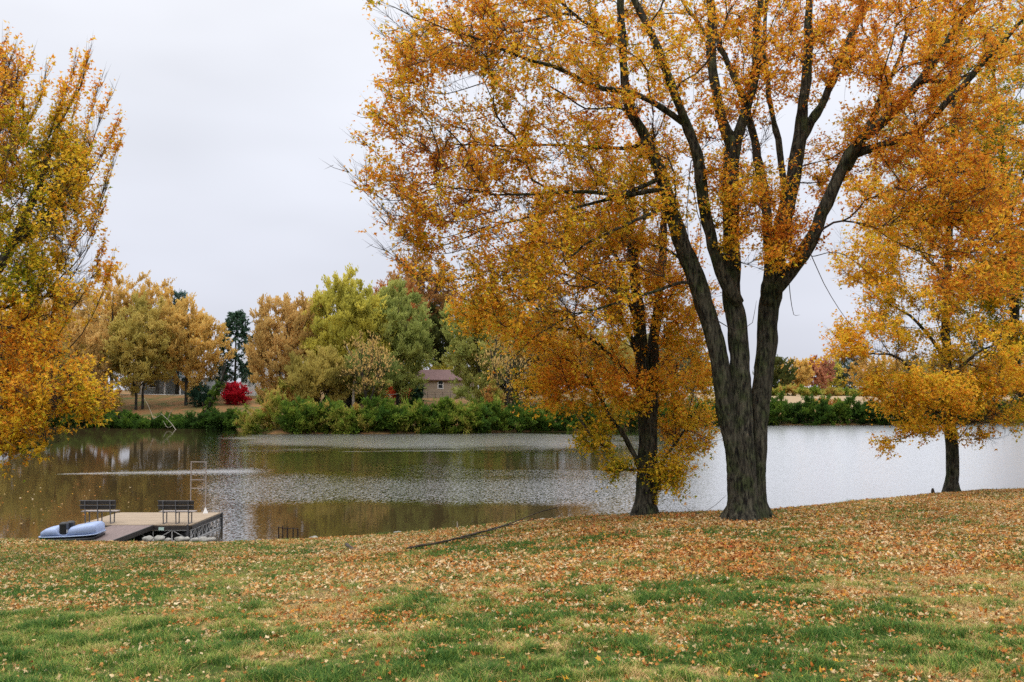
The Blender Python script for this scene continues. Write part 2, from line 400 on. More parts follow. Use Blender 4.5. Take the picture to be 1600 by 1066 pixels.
def flare_trunk(V, base, h=.9, amp=.45, k=5, ph=0.):
    """root flare with buttresses around base"""
    d = V[:, :2] - base[:2]; a = np.arctan2(d[:, 1], d[:, 0]); z = np.clip((V[:, 2] - base[2]) / h, 0, 1)
    f = (1 - z) ** 2.4 * amp * (1 + .35 * np.sin(a * k + ph) + .22 * np.sin(a * (k + 3) + 2))
    V = V.copy(); V[:, :2] += d * f[:, None]; return V

# ------------------------------------------------------------------ ground
def axis(segs):
    o = [segs[0][0]]
    for a, b, st in segs:
        m = max(1, int(round((b - a) / st))); o += list(np.linspace(a, b, m + 1)[1:])
    return np.array(o)
gx = axis([(-1000, -400, 100), (-400, -120, 14), (-120, -30, 3), (-30, -18, 1), (-18, 26, .35), (26, 60, 1.5), (60, 140, 4), (140, 400, 16), (400, 1000, 100)])
gy = axis([(-200, -10, 20), (-10, 5, 3), (5, 50, .35), (50, 80, 3), (80, 130, 6), (130, 240, 1.5), (240, 500, 12), (500, 1300, 100)])
GX, GY = np.meshgrid(gx, gy); GZ = H(GX, GY); nx = len(gx); ny = len(gy)
ii = (np.arange(ny - 1)[:, None] * nx + np.arange(nx - 1)[None]).ravel()
quads = np.stack([ii, ii + 1, ii + nx + 1, ii + nx], 1)

def straw(X, Y):
    """0 green .. 1 straw-coloured turf"""
    a = noise2(X, Y * .62, 2.6, 1.) * .30 + noise2(X, Y * .8, .7, 2.) * .32 + noise2(X, Y, .2, 5.) * .38
    v = smooth(.39, .69, a)
    v = v * (1 - .45 * smooth(0, -7, X)) + .22 * smooth(2, 6, X) * smooth(12, 8, Y) 
    return np.clip(v, 0, 1)
m, t, n, l, b = newmat('ground_turf')
tx = n.new('ShaderNodeTexCoord'); at = n.new('ShaderNodeAttribute'); at.attribute_name = 't'
z1 = n.new('ShaderNodeTexNoise'); z1.inputs['Scale'].default_value = 22; z1.inputs['Detail'].default_value = 8; l.new(tx.outputs['Object'], z1.inputs[0])
ra = n.new('ShaderNodeValToRGB'); l.new(z1.outputs[0], ra.inputs[0]); e = ra.color_ramp.elements
e[0].position = .35; e[0].color = (.025, .038, .010, 1); e[1].position = .65; e[1].color = (.08, .10, .022, 1)
rb = n.new('ShaderNodeValToRGB'); l.new(z1.outputs[0], rb.inputs[0]); e = rb.color_ramp.elements
e[0].position = .35; e[0].color = (.09, .055, .025, 1); e[1].position = .65; e[1].color = (.28, .18, .08, 1)
mx = n.new('ShaderNodeMix'); mx.data_type = 'RGBA'; l.new(at.outputs['Fac'], mx.inputs[0]); l.new(ra.outputs[0], mx.inputs[6]); l.new(rb.outputs[0], mx.inputs[7])
# far lawn (leaf strewn) and pale field beyond the right bank
at2 = n.new('ShaderNodeAttribute'); at2.attribute_name = 'far'
z2 = n.new('ShaderNodeTexNoise'); z2.inputs['Scale'].default_value = .35; z2.inputs['Detail'].default_value = 9; z2.inputs['Roughness'].default_value = .7; l.new(tx.outputs['Object'], z2.inputs[0])
rc = n.new('ShaderNodeValToRGB'); l.new(z2.outputs[0], rc.inputs[0]); e = rc.color_ramp.elements
e[0].position = .36; e[0].color = (.075, .095, .028, 1); e[1].position = .66; e[1].color = (.28, .13, .055, 1); k = e.new(.5); k.color = (.17, .105, .045, 1)
m2 = n.new('ShaderNodeMix'); m2.data_type = 'RGBA'; l.new(at2.outputs['Fac'], m2.inputs[0]); l.new(mx.outputs[2], m2.inputs[6]); l.new(rc.outputs[0], m2.inputs[7])
at3 = n.new('ShaderNodeAttribute'); at3.attribute_name = 'field'
m3 = n.new('ShaderNodeMix'); m3.data_type = 'RGBA'; l.new(at3.outputs['Fac'], m3.inputs[0]); l.new(m2.outputs[2], m3.inputs[6]); m3.inputs[7].default_value = (.30, .215, .13, 1)
l.new(m3.outputs[2], b.inputs['Base Color']); b.inputs['Roughness'].default_value = .95; b.inputs['Specular IOR Level'].default_value = .1
bp = n.new('ShaderNodeBump'); bp.inputs['Strength'].default_value = .6; bp.inputs['Distance'].default_value = .03; l.new(z1.outputs[0], bp.inputs['Height']); l.new(bp.outputs[0], b.inputs['Normal'])
M['ground'] = m
GV = np.stack([GX.ravel(), GY.ravel(), GZ.ravel()], 1)
go = npmesh('ground', GV, quads, M['ground'], smooth_=True, attr=straw(GV[:, 0], GV[:, 1]), kind='structure')
a = go.data.attributes.new('far', 'FLOAT', 'POINT'); a.data.foreach_set('value', (GV[:, 1] > 70).astype(np.float32))
fld = smooth(30, 45, GV[:, 0]) * smooth(192, 200, GV[:, 1]) * (1 - smooth(420, 460, GV[:, 1]))
a = go.data.attributes.new('field', 'FLOAT', 'POINT'); a.data.foreach_set('value', fld.astype(np.float32))

# ------------------------------------------------------------------ water
wx = axis([(-500, -120, 20), (-120, 120, 1.0), (120, 500, 20)]); wy = axis([(20, 34, 2), (34, 75, .4), (75, 215, 1.2), (215, 300, 20)])
WX, WY = np.meshgrid(wx, wy); nw = len(wx)
U = 800 + WX / np.maximum(WY, 1) * F
ns = (noise2(WX, WY, 7, 9.) - .5); nl = (noise2(WX, WY, 22, 4.) - .5)
Yn = WY * (1 + .10 * nl) + ns * 3.0
def band(v, a, b, s): return smooth(a - s, a + s, v) * (1 - smooth(b - s, b + s, v))
mid = smooth(300, 430, U + ns * 120) * (1 - smooth(900, 1080, U + ns * 60))
rip = (smooth(47.5, 57.5, Yn + ns * 3) * (1 - smooth(62, 74, Yn))) * mid * 1.0
rip = np.maximum(rip, smooth(84, 114, Yn + ns * 14) * (1 - smooth(134, 148, Yn)) * mid * 1.5)
rip = np.maximum(rip, band(Yn, 66, 100, 3) * mid * (.16 + .5 * smooth(.1, .3, ns + .1) * smooth(500, 700, U)))
rip = np.maximum(rip, smooth(860, 980, U + ns * 100 + (WY - 60) * -.4) * (.40 * smooth(44, 50, Yn)))
rip = np.maximum(rip, smooth(1020, 1110, U + ns * 30) * .36)
rip = np.maximum(rip, band(U, 320, 400, 30) * .35)
# wake streaks left by a passing boat
for (u0, u1, y0, y1, th) in ((90, 440, 69.5, 72.5, 1.5), (520, 760, 96, 99, .8)):
    yy = y0 + (y1 - y0) * np.clip((U - u0) / (u1 - u0), 0, 1); wd = .38 + th * np.clip((U - u0) / (u1 - u0), 0, 1) * 2.2
    rip = np.maximum(rip, np.exp(-((WY - yy + ns * .8) / wd) ** 2) * smooth(u0 - 10, u0 + 25, U) * (1 - smooth(u1 - 60, u1 + 10, U)) * 1.6)
rip = rip * (1 - smooth(1490, 1590, U) * .7) 
rip = np.clip(rip, 0, 1.6)
m, t, n, l, b = newmat('lake_water')
n.remove(b); df = n.new('ShaderNodeBsdfDiffuse'); df.inputs[0].default_value = (.034, .024, .011, 1); gl = n.new('ShaderNodeBsdfGlossy'); gl.inputs['Roughness'].default_value = .03; gl.inputs[0].default_value = (1, 1, 1, 1)
fr = n.new('ShaderNodeFresnel'); fr.inputs[0].default_value = 1.36; mxs = n.new('ShaderNodeMixShader'); l.new(df.outputs[0], mxs.inputs[1]); l.new(gl.outputs[0], mxs.inputs[2]); l.new(mxs.outputs[0], n['Material Output'].inputs[0])
at = n.new('ShaderNodeAttribute'); at.attribute_name = 't'
tx = n.new('ShaderNodeTexCoord'); mp = n.new('ShaderNodeMapping'); mp.inputs['Scale'].default_value = (1, .75, 1); l.new(tx.outputs['Object'], mp.inputs[0])
z = n.new('ShaderNodeTexNoise'); z.inputs['Scale'].default_value = 10.5; z.inputs['Detail'].default_value = 4; z.inputs['Roughness'].default_value = .6; l.new(mp.outputs[0], z.inputs[0])
sb = n.new('ShaderNodeVectorMath'); sb.operation = 'SUBTRACT'; sb.inputs[1].default_value = (.5, .5, .5); l.new(z.outputs['Color'], sb.inputs[0])
ml = n.new('ShaderNodeVectorMath'); ml.operation = 'MULTIPLY'; ml.inputs[1].default_value = (.45, 1, 0); l.new(sb.outputs[0], ml.inputs[0])
st = n.new('ShaderNodeMapRange'); st.clamp = False; l.new(at.outputs['Fac'], st.inputs[0]); st.inputs[3].default_value = .028; st.inputs[4].default_value = 1.05
sc = n.new('ShaderNodeVectorMath'); sc.operation = 'SCALE'; l.new(ml.outputs[0], sc.inputs[0]); l.new(st.outputs[0], sc.inputs[3])
ad = n.new('ShaderNodeVectorMath'); ad.operation = 'ADD'; ad.inputs[1].default_value = (0, 0, 1); l.new(sc.outputs[0], ad.inputs[0])
nm = n.new('ShaderNodeVectorMath'); nm.operation = 'NORMALIZE'; l.new(ad.outputs[0], nm.inputs[0]); ro = n.new('ShaderNodeAttribute'); ro.attribute_name = 'rough'; l.new(ro.outputs['Fac'], gl.inputs['Roughness'])
l.new(nm.outputs[0], gl.inputs['Normal']); l.new(nm.outputs[0], fr.inputs['Normal'])
bo = n.new('ShaderNodeMapRange'); l.new(at.outputs['Fac'], bo.inputs[0]); bo.inputs[3].default_value = .78; bo.inputs[2].default_value = .4; bo.inputs[4].default_value = 1.58
mu = n.new('ShaderNodeMath'); mu.operation = 'MULTIPLY'; mu.use_clamp = True; l.new(fr.outputs[0], mu.inputs[0]); l.new(bo.outputs[0], mu.inputs[1]); l.new(mu.outputs[0], mxs.inputs[0])
M['water'] = m
ii = (np.arange(len(wy) - 1)[:, None] * nw + np.arange(nw - 1)[None]).ravel()
wo = npmesh('water', np.stack([WX.ravel(), WY.ravel(), np.zeros(WX.size)], 1), np.stack([ii, ii + 1, ii + nw + 1, ii + nw], 1), m, smooth_=True, attr=rip.ravel(), kind='structure')

a = wo.data.attributes.new('rough', 'FLOAT', 'POINT'); a.data.foreach_set('value', (.03 + .06 * np.clip(rip, 0, 1) + .15 * smooth(960, 1150, U) + .16 * np.clip(rip - .85, 0, .7)).ravel().astype(np.float32))
# ------------------------------------------------------------------ grass and fallen leaves
def lawn_points(n, y0, y1, pw=1.0, margin=1.12):
    Y = y0 + (y1 - y0) * RNG.random(n) ** pw; X = RNG.uniform(-1, 1, n) * Y * (800 / F) * margin
    k = (Y < np.interp(X, CX, CY) + .9) & (H(X, Y) > .03); return X[k], Y[k]
def grass(n, y0, y1, h0, wd, segs):
    X, Y = lawn_points(n, y0, y1, .85); Z = H(X, Y); s = straw(X, Y); m = len(X)
    patch = noise2(X, Y, .30, 6.)
    h = h0 * (.30 + 1.3 * smooth(.3, .75, patch)) * RNG.uniform(.6, 1.25, m) * (1 - .45 * s); az = RNG.uniform(0, 2 * math.pi, m); lean = RNG.uniform(.2, 1.5, m) * h * (1 + .8 * s)
    d = np.stack([np.cos(az), np.sin(az), np.zeros(m)], 1); a2 = az + RNG.uniform(.8, 2.2, m); sd = np.stack([np.cos(a2), np.sin(a2), np.zeros(m)], 1) * (wd * RNG.uniform(.6, 1.3, m))[:, None]
    b0 = np.stack([X, Y, Z - .005], 1); up = np.array([0, 0, 1.])
    tip = b0 + up * h[:, None] + d * lean[:, None]
    tcol = np.clip(s + RNG.normal(0, .26, m) + (.5 - patch) * .35, 0, 1)
    if segs == 2:
        mid = b0 + up * (h * .6)[:, None] + d * (lean * .3)[:, None]
        V = np.stack([b0 - sd, b0 + sd, mid + sd * .8, mid - sd * .8, tip], 1).reshape(-1, 3); i = np.arange(m)[:, None] * 5
        return V, [i + [[0, 1, 2, 3]], i + [[3, 2, 4]]], np.repeat(tcol, 5)
    V = np.stack([b0 - sd, b0 + sd, tip], 1).reshape(-1, 3); return V, [np.arange(m * 3).reshape(-1, 3)], np.repeat(tcol, 3)
Vs = []; Fs4 = []; Fs3 = []; At = []; o = 0
for args in ((300000, 6.5, 13.5, .068, .0031, 2), (240000, 13, 22, .060, .0045, 1), (200000, 21, 34, .065, .008, 1), (60000, 33, 50, .08, .012, 1)):
    V, fl, a_ = grass(*args); Vs.append(V); At.append(a_)
    for f in fl: (Fs4 if f.shape[1] == 4 else Fs3).append(f + o)
    o += len(V)
M['grass'] = leafmat('grass_blade', [(0, (.050, .115, .022)), (.22, (.125, .225, .040)), (.42, (.26, .33, .055)), (.62, (.42, .34, .11)), (1, (.62, .40, .19))], .3, .6)
npmesh('grass', np.concatenate(Vs), [np.concatenate(Fs4), np.concatenate(Fs3)], M['grass'], attr=np.concatenate(At), label='short green and straw coloured lawn grass covering the near bank', cat='grass', kind='stuff')

def litter_density(X, Y):
    yc = np.interp(X, CX, CY); d = yc - Y
    near_crest = np.exp(-np.clip(d, 0, 99) / 7.0)
    d1 = np.exp(-(((X - 8.5) / 11) ** 2 + ((Y - 24.5) / 9) ** 2)); left = .68 * smooth(-1, -11, X)
    v = .06 + 1.1 * d1 + .74 * near_crest + .10 * smooth(-2, 3, X) * (1 - left * 1.4)
    pat = noise2(X, Y * .8, 1.7, 8.) * .6 + noise2(X, Y, .5, 3.) * .4
    tr_ = sum(np.exp(-np.hypot(X - a_, Y - b_) / .9) for a_, b_ in ((5.9, 25), (3.65, 27.5), (18.1, 41)))
    return v * (.25 + 1.5 * smooth(.36, .62, pat)) + tr_ * .9
Vs = []; Fc = []; At = []
LIT = [(0, (.66, .53, .34)), (.18, (.54, .37, .17)), (.36, (.50, .24, .07)), (.5, (.38, .13, .03)), (.68, (.19, .07, .025)), (.8, (.55, .19, .03)), (.9, (.62, .38, .05)), (1, (.36, .07, .03))]
M['litter'] = leafmat('fallen_leaf', LIT, .15, .7)
faces = []; o = 0
for (n_, y0, y1, tm, sz) in ((16000, 6.5, 14, T10, .060), (90000, 6.5, 15, TC, .050), (110000, 13.5, 24, T6, .082), (260000, 23.5, 50, T6, .088)):
    X, Y = lawn_points(n_, y0, y1, .8, 1.15); dn = litter_density(X, Y); k = RNG.random(len(X)) < dn * (.9 if y0 > 20 else .95); X = X[k]; Y = Y[k]; m_ = len(X)
    az = RNG.uniform(0, 2 * math.pi, m_); d = np.stack([np.cos(az), np.sin(az), RNG.normal(0, .35, m_)], 1)
    nr = unit(np.stack([RNG.normal(0, .6, m_), RNG.normal(0, .6, m_), np.ones(m_)], 1))
    pos = np.stack([X, Y, H(X, Y) + RNG.uniform(.008, .045, m_)], 1)
    V, f = leafcards(pos, d, nr, sz * RNG.uniform(.35, 1.15, m_), tm, .07)
    tt = RNG.beta(1.3, 1.5, m_) * .72; r_ = RNG.random(m_); tt = np.where(r_ > .90, RNG.uniform(.74, .97, m_), tt)
    tt = tt * (1 - .30 * smooth(4, -6, X)); tt = np.where(noise2(X, Y, 2., 12.) > .62, np.clip(tt + .12, 0, 1), tt)
    Vs.append(V); faces.append(f + o); o += len(V); At.append(np.repeat(tt, len(tm)))
npmesh('fallen_leaves', np.concatenate(Vs), faces, M['litter'], attr=np.concatenate(At), label='dry tan and orange maple leaves strewn over the lawn', cat='fallen leaves', kind='stuff')
# leaves afloat near the dock
n_ = 260; px = RNG.uniform(-60, 260, n_); Yf_ = RNG.uniform(39, 62, n_); pos = np.stack([(px - 800) / F * Yf_, Yf_, np.full(n_, .012)], 1)
k = RNG.random(n_) < noise2(pos[:, 0], pos[:, 1], 5, 2.); pos = pos[k]; n_ = len(pos); az = RNG.uniform(0, 6.28, n_)
V, f = leafcards(pos, np.stack([np.cos(az), np.sin(az), np.zeros(n_)], 1), np.tile([0, 0, 1.], (n_, 1)), RNG.uniform(.08, .16, n_), T6)
npmesh('floating_leaves', V, f, M['litter'], attr=np.repeat(RNG.uniform(0, .9, n_), 6), label='scattered pale leaves floating on the dark water left of the dock', cat='floating leaves', kind='stuff')

# ------------------------------------------------------------------ near trees
def spot(p, px, py, r):
    """weight of a colour patch of a crown around a world point"""
    q = P(px, py, 23.0); return np.exp(-(((p[:, 0] - q[0]) ** 2 + (p[:, 2] - q[2]) ** 2) / r ** 2))
def finish(tr, name, label, base, tfun, cat='tree', per=6, last=1.2, l0=.25, l1=.6, nleaf=9, size=.095, tip=.005, thin=.05, keep=None, flare=None, ls=.05, up=.3, bare=0.0, tmpl=T6, mat=None, bark=None, group=None, droop=.35, cap=.09, whips=0., nvar=.075, spread=.7):
    tr.radii(tip, cap=cap); root = empty(name, base, label, cat, group)
    (V, Fq), (V2, F2) = tr.wood(thin)
    if flare:
        V = flare_trunk(V, base, *flare); q = V * np.array([7., 7., 1.6]); q2 = V * np.array([17., 17., 4.])
        V = V + (np.stack([vnoise(q), vnoise(q + 31), vnoise(q + 67)], 1) - .5) * [.06, .06, .02] + (np.stack([vnoise(q2 + 3), vnoise(q2 + 41), vnoise(q2 + 77)], 1) - .5) * [.025, .025, .01]
    npmesh('trunk', V, Fq, bark or M['bark'], root, True, off=base)
    A, B, d = tr.twigs(per, last, l0, l1, up, spread)
    tv, tq, tt = prisms(A, B, tip * .8, tip * .4, RNG.normal(0, .02, A.shape))
    WV = [V2, tv]; WF = [F2, tq + len(V2), tt + len(V2)]
    if whips:
        ix = [c[-1] for c in tr.tips if RNG.random() < whips]; wa = tr.p[ix]; ctr = wa.mean(0); wd_ = unit(unit(tr.dir[ix]) + .5 * unit(wa - ctr) + RNG.normal(0, .2, wa.shape)); wl = RNG.uniform(.25, .75, len(ix))[:, None]
        wb = wa + wd_ * wl + [0, 0, .12]; v3, q3, t3 = prisms(wa, wb, tip * 1.4, tip * .5, -np.array([0, 0, .08]) * wl); me_ = len(V2) + len(tv)
        v4, q4, t4 = prisms((wa + wb) / 2, (wa + wb) / 2 + unit(wd_ + RNG.normal(0, .5, wa.shape)) * wl * .35, tip * 1., tip * .5)
        WV += [v3, v4]; WF += [q3 + me_, t3 + me_, q4 + me_ + len(v3), t4 + me_ + len(v3)]
    npmesh('twigs', np.concatenate(WV), WF, M['twig'], root, True, off=base)
    if bare:
        k = RNG.random(len(A)) > bare; A = A[k]; B = B[k]
    pos, V, Fc = leaves_on(A, B, nleaf, size, keep=keep, scatter=ls, droop=droop, tmpl=tmpl)
    tv = np.clip(tfun(pos) + RNG.normal(0, nvar, len(pos)), 0, 1)
    npmesh('crown', V, Fc, mat or M['leaf'], root, attr=np.repeat(tv, len(tmpl)), off=base)
    return root
def px3(pts, Y0=None): return np.array([P(*q) for q in pts])

# --- the big three-stemmed maple
T = Tree(); Y = 25.0; base = GP(1168, Y)
def pp(l, Y0=25.0, Y1=None):
    Y1 = Y0 if Y1 is None else Y1; m = len(l); return np.array([P(a, b_, Y0 + (Y1 - Y0) * i / max(1, m - 1)) for i, (a, b_) in enumerate(l)])
A_ = T.limb(pp([(1154, 815), (1152, 750), (1147, 700), (1134, 640), (1116, 540), (1085, 439), (1060, 371), (1040, 295), (1021, 240), (1003, 200), (982, 156), (975, 60), (968, -60), (940, -170)], 24.95, 24.0), [.25, .24, .23, .225, .22, .235, .19, .155, .15, .13, .11, .10, .08, .06], .05, False, .12, .015)
C_ = T.limb(pp([(1167, 818), (1165, 750), (1163, 700), (1161, 640), (1157, 560), (1152, 500), (1147, 447), (1146, 359), (1146, 253), (1148, 228), (1131, 190), (1114, 118), (1110, 42), (1100, -80), (1080, -220)], 24.7, 24.9), [.27, .25, .245, .24, .24, .245, .235, .20, .19, .18, .13, .12, .10, .08, .06], .06, False, .12, .015)
E_ = T.limb(pp([(1182, 815), (1180, 750), (1181, 700), (1185, 640), (1193, 560), (1197, 500), (1203, 450), (1213, 390), (1226, 330), (1243, 253), (1253, 169), (1262, 84), (1266, 0), (1285, -140), (1290, -260)], 25.1, 25.6), [.265, .245, .24, .24, .245, .255, .265, .23, .21, .18, .14, .12, .10, .08, .06], .06, False, .12, .015)
B_ = T.limb(pp([(1150, 470), (1135, 443), (1120, 401), (1101, 329), (1091, 262), (1076, 203), (1055, 148), (1025, 76), (990, 5), (950, -90)], 24.6, 23.0), .19, .06)
T.limb(pp([(1148, 228), (1160, 186), (1177, 118), (1184, 30), (1190, -110)], 24.7, 25.2), .15, .06)
T.limb(pp([(1200, 470), (1203, 380), (1190, 274), (1173, 190), (1143, 110), (1125, 60), (1100, -50)], 25.0, 26.5), .17, .05)
T.limb(pp([(1253, 215), (1296, 143), (1317, 84), (1359, 0), (1400, -90)], 25.6, 26.5), .13, .05)
T.limb(pp([(1228, 300), (1207, 190), (1194, 84), (1200, -20)], 25.6, 27), .10, .04)
F_ = T.limb(pp([(1204, 460), (1232, 425), (1262, 380), (1304, 287), (1338, 228), (1380, 186), (1443, 118), (1494, 42), (1530, -20), (1580, -120)], 25.1, 23.5), .20, .06)
T.limb(pp([(1333, 245), (1401, 219), (1447, 194), (1528, 101), (1600, 30)], 24.7, 22.5), .11, .05)
T.limb(pp([(1325, 262), (1348, 218), (1372, 170), (1400, 110), (1420, 40)], 24.6, 25.5), .10, .04)
for l_, y0, y1, r0 in (
    ([(1066, 190), (1000, 148), (928, 133), (878, 108), (810, 87), (751, 63), (667, 34), (600, 5)], 23.8, 21.5, .085),
    ([(1012, 215), (985, 232), (920, 230), (857, 228), (793, 228), (709, 224), (640, 210)], 24.2, 25.5, .06),
    ([(1046, 290), (1000, 300), (962, 304), (899, 295), (793, 300), (709, 291), (630, 283)], 24.3, 22.5, .07),
    ([(1030, 280), (980, 300), (920, 321), (835, 338), (751, 363), (688, 388), (640, 392)], 24.3, 23.5, .06),
    ([(1050, 322), (1034, 325), (941, 371), (880, 410), (852, 430), (800, 452)], 24.5, 22.0, .06),
    ([(1082, 442), (1066, 440), (1002, 462), (949, 481), (901, 493), (850, 520), (800, 560)], 24.7, 22.6, .05),
    ([(975, 70), (900, 20), (830, -30), (740, -80)], 24, 22.5, .06),
    ([(1110, 60), (1050, -20), (960, -120)], 25, 28, .06),
    ([(1085, 430), (1060, 400), (1000, 380), (950, 395), (900, 430)], 24.7, 27.0, .05),
    ([(1440, 125), (1500, 120), (1560, 90), (1640, 80)], 23.9, 24.6, .06),
    ([(1262, 380), (1300, 350), (1350, 350), (1400, 380), (1440, 400)], 24.8, 22.4, .035)):
    T.limb(pp(l_, y0, y1), r0, .007)
for l_, yy in (([(1262, 382), (1278, 420), (1300, 462), (1322, 500), (1345, 528)], 24.2), ([(1232, 428), (1236, 462), (1242, 490), (1250, 492)], 24.3), ([(1080, 250), (1072, 330), (1075, 410), (1070, 470)], 23.7),
                ([(1085, 300), (1095, 380), (1082, 470), (1062, 520)], 23.8), ([(1120, 500), (1150, 516), (1175, 505), (1182, 470)], 24.2), ([(1275, 400), (1310, 395), (1345, 415), (1380, 450)], 24.5)):
    T.limb(pp(l_, yy), .014, .005); T.tips = T.tips[:-2]
def sprays(T, tips, Yd, dx, dy, bend, r=.015):
    # long leafy shoots that sweep out from inside the crown and turn up at the tip
    for a, b_ in tips:
        y0 = Yd + RNG.uniform(-1.2, 1.2); x0, y1 = a + dx * RNG.uniform(.8, 1.2), b_ + dy * RNG.uniform(.8, 1.2)
        mid_ = ((a * 1.1 + x0 * .9) / 2, (b_ + y1) / 2 + bend)
        T.limb(np.array([P(x0, y1, y0 + .5), P(*mid_, y0 + .2), P(a, b_, y0)]), r, .005, True, .2, .03); T.tips += [T.tips[-1]] * 2
sprays(T, [(588, 12), (604, 60), (622, 100), (612, 150), (596, 195), (575, 228), (546, 270), (560, 292), (592, 330), (606, 352), (602, 392), (628, 412), (640, 372), (655, 60), (640, 130), (630, 215), (625, 300), (730, 470), (665, 20), (720, 5), (760, 20)], 22.6, 150, 25, 32)
blobs = [(625, 180, 22.5, 60, 60, 1.5, 2.6), (600, 275, 22.8, 50, 30, 1.3, 2.4), (640, 330, 23, 50, 40, 1.3, 2), (660, 110, 22, 50, 50, 1.3, 2), (780, 480, 23, 50, 35, 1.5, 1.6), (655, 380, 23, 40, 25, 1.2, 1.2), (650, 60, 21.6, 45, 40, 1.3, 1.6), (820, 520, 22.6, 45, 25, 1, .9),  # px, py, Y, rx, ry, depth, weight
 (720, 90, 22.5, 100, 70, 2.5, 8), (690, 250, 23.5, 95, 75, 2.5, 5), (700, 330, 23.5, 90, 50, 2.3, 4), (840, 60, 23, 140, 110, 3.5, 15), (820, 250, 24, 130, 110, 3, 14),
 (850, 380, 23.5, 150, 70, 3, 11), (960, 150, 24.5, 110, 170, 4, 15), (980, 330, 25, 110, 130, 3.5, 13), (800, 440, 22.8, 90, 60, 2, 5),(930, 470, 23.5, 100, 50, 2.5, 5),
 (1100, 60, 25, 130, 150, 5, 16), (1120, 260, 26, 110, 120, 3.0, 9), (1250, 50, 26, 130, 120, 4.5, 14), (1200, 330, 24.5, 80, 50, 2, 3.5), (1250, 365, 24.4, 45, 25, 1, 2.5),
 (1420, 60, 24, 150, 120, 4.5, 15), (1560, 60, 23.5, 120, 130, 4, 12), (1480, 230, 23.5, 120, 90, 3, 13), (1560, 350, 23, 90, 90, 2.5, 10), (1470, 350, 23.5, 80, 60, 2, 5), (1530, 440, 22.5, 80, 40, 2, 5), (1420, 330, 23, 90, 70, 2.2, 5),
 (1380, 200, 25, 60, 80, 3, 5), (1335, 230, 26, 45, 70, 2, 3.5), (1330, 110, 26.5, 60, 60, 3, 4), (1290, 270, 26.3, 40, 50, 2, 1.8), (1160, 300, 24.0, 60, 120, 1.2, 5), (1240, 180, 24.6, 40, 90, 1.2, 2.5), (1215, 400, 24.2, 50, 30, 1, 2), (1150, -180, 25, 380, 170, 8, 26), (1500, -150, 24, 200, 150, 6, 8), (760, -60, 23, 150, 90, 4, 6)]
tg = in_blobs(blobs, 2300)
# keep the pale opening between the right-hand stems and the maple beside it
def pxof(p):
    v = p - CAM; c, s_ = math.cos(PITCH), math.sin(PITCH); dep = v[:, 1] * c + v[:, 2] * s_; return 800 + v[:, 0] / dep * F, 533 - (-v[:, 1] * s_ + v[:, 2] * c) / dep * F
u, v_ = pxof(tg); gap = ((u < 715) & (v_ > 405)) | ((u > 1262) & (u < 1350) & (v_ > 335)) | ((((u - 1330) / 32) ** 2 + ((v_ - 150) / 34) ** 2) < 1) | (((u - 1225) / 16) ** 2 + ((v_ - 215) / 45) ** 2 < 1)
tg = tg[~gap | (RNG.random(len(tg)) < .12)]
T.grow(tg, bf=.30, step=.28, sag=.12)
def keep1(p):
    q = p / np.array([1.5, 1.5, .55]); return (vnoise(q) * .62 + vnoise(p / .4) * .38) > .475 - .10 * smooth(-6, -1, p[:, 0]) - .05 * smooth(3, 7, p[:, 0])
finish(T, 'maple_tree', 'tall orange maple in the lawn whose thick trunk splits into three stems', base,
       lambda p: .605 + .08 * smooth(4, 8, p[:, 0]) + (vnoise(p / 1.6) - .5) * .26 + (vnoise(p / .5 + 9) - .5) * .16 - .02, per=8, last=2.0, l0=.3, l1=.75, spread=.5, nleaf=10, size=.10, tip=.006, keep=keep1, flare=(.6, .42, 5, .6), bare=.08, whips=.28, nvar=.13)

# --- second, darker-stemmed maple behind it
T = Tree(); base = GP(1007, 27.5)
T.limb(pp([(1007, 815), (1008, 740), (1009, 640), (1003, 560), (995, 480), (990, 400), (988, 330), (990, 250)], 27.5, 28), .32, .07, False)
T.limb(pp([(1012, 815), (1013, 700), (1016, 600), (1021, 520), (1028, 440), (1035, 360), (1040, 260)], 27.4, 28.5), .27, .06, False)
for l_, y0, y1, r0 in (
    ([(1004, 740), (985, 700), (960, 655), (935, 615), (900, 570), (850, 545)], 27.5, 27.0, .10),
    ([(1020, 780), (1030, 740), (1050, 700), (1075, 660), (1100, 620)], 27.4, 28.0, .07),
    ([(1021, 790), (1028, 765), (1034, 740)], 27.3, 27.0, .03),
    ([(1000, 560), (975, 500), (945, 460), (890, 430), (830, 420)], 27.6, 27.0, .09),
    ([(995, 500), (960, 400), (920, 340), (880, 300)], 27.6, 29.0, .08),
    ([(1025, 500), (1060, 440), (1090, 380)], 27.6, 29, .07),
    ([(1005, 620), (960, 560), (900, 520), (820, 510), (760, 500)], 27.5, 26.4, .07),
    ([(992, 430), (1010, 300), (1000, 200)], 27.8, 28.5, .07)):
    T.limb(pp(l_, y0, y1), r0, .007)
tg = in_blobs([(900, 390, 27.5, 130, 90, 3, 10), (800, 490, 26.8, 95, 55, 2, 6), (900, 530, 27, 100, 75, 3, 11), (1000, 420, 28, 100, 120, 3, 10), (860, 610, 26.8, 55, 50, 1.6, 5),
                (960, 620, 27.6, 75, 55, 2.2, 6), (1060, 600, 28, 65, 80, 2.4, 9), (1075, 680, 28, 50, 35, 1.5, 4), (930, 690, 27.3, 35, 22, 1.2, 2), (1045, 740, 27.4, 30, 30, 1.0, 3),
                (965, 735, 27.2, 28, 14, .8, 1.6), (1060, 490, 28, 70, 80, 3, 7), (950, 270, 28.5, 120, 90, 3, 5)], 1000)
T.grow(tg, bf=.30, step=.3, sag=.05)
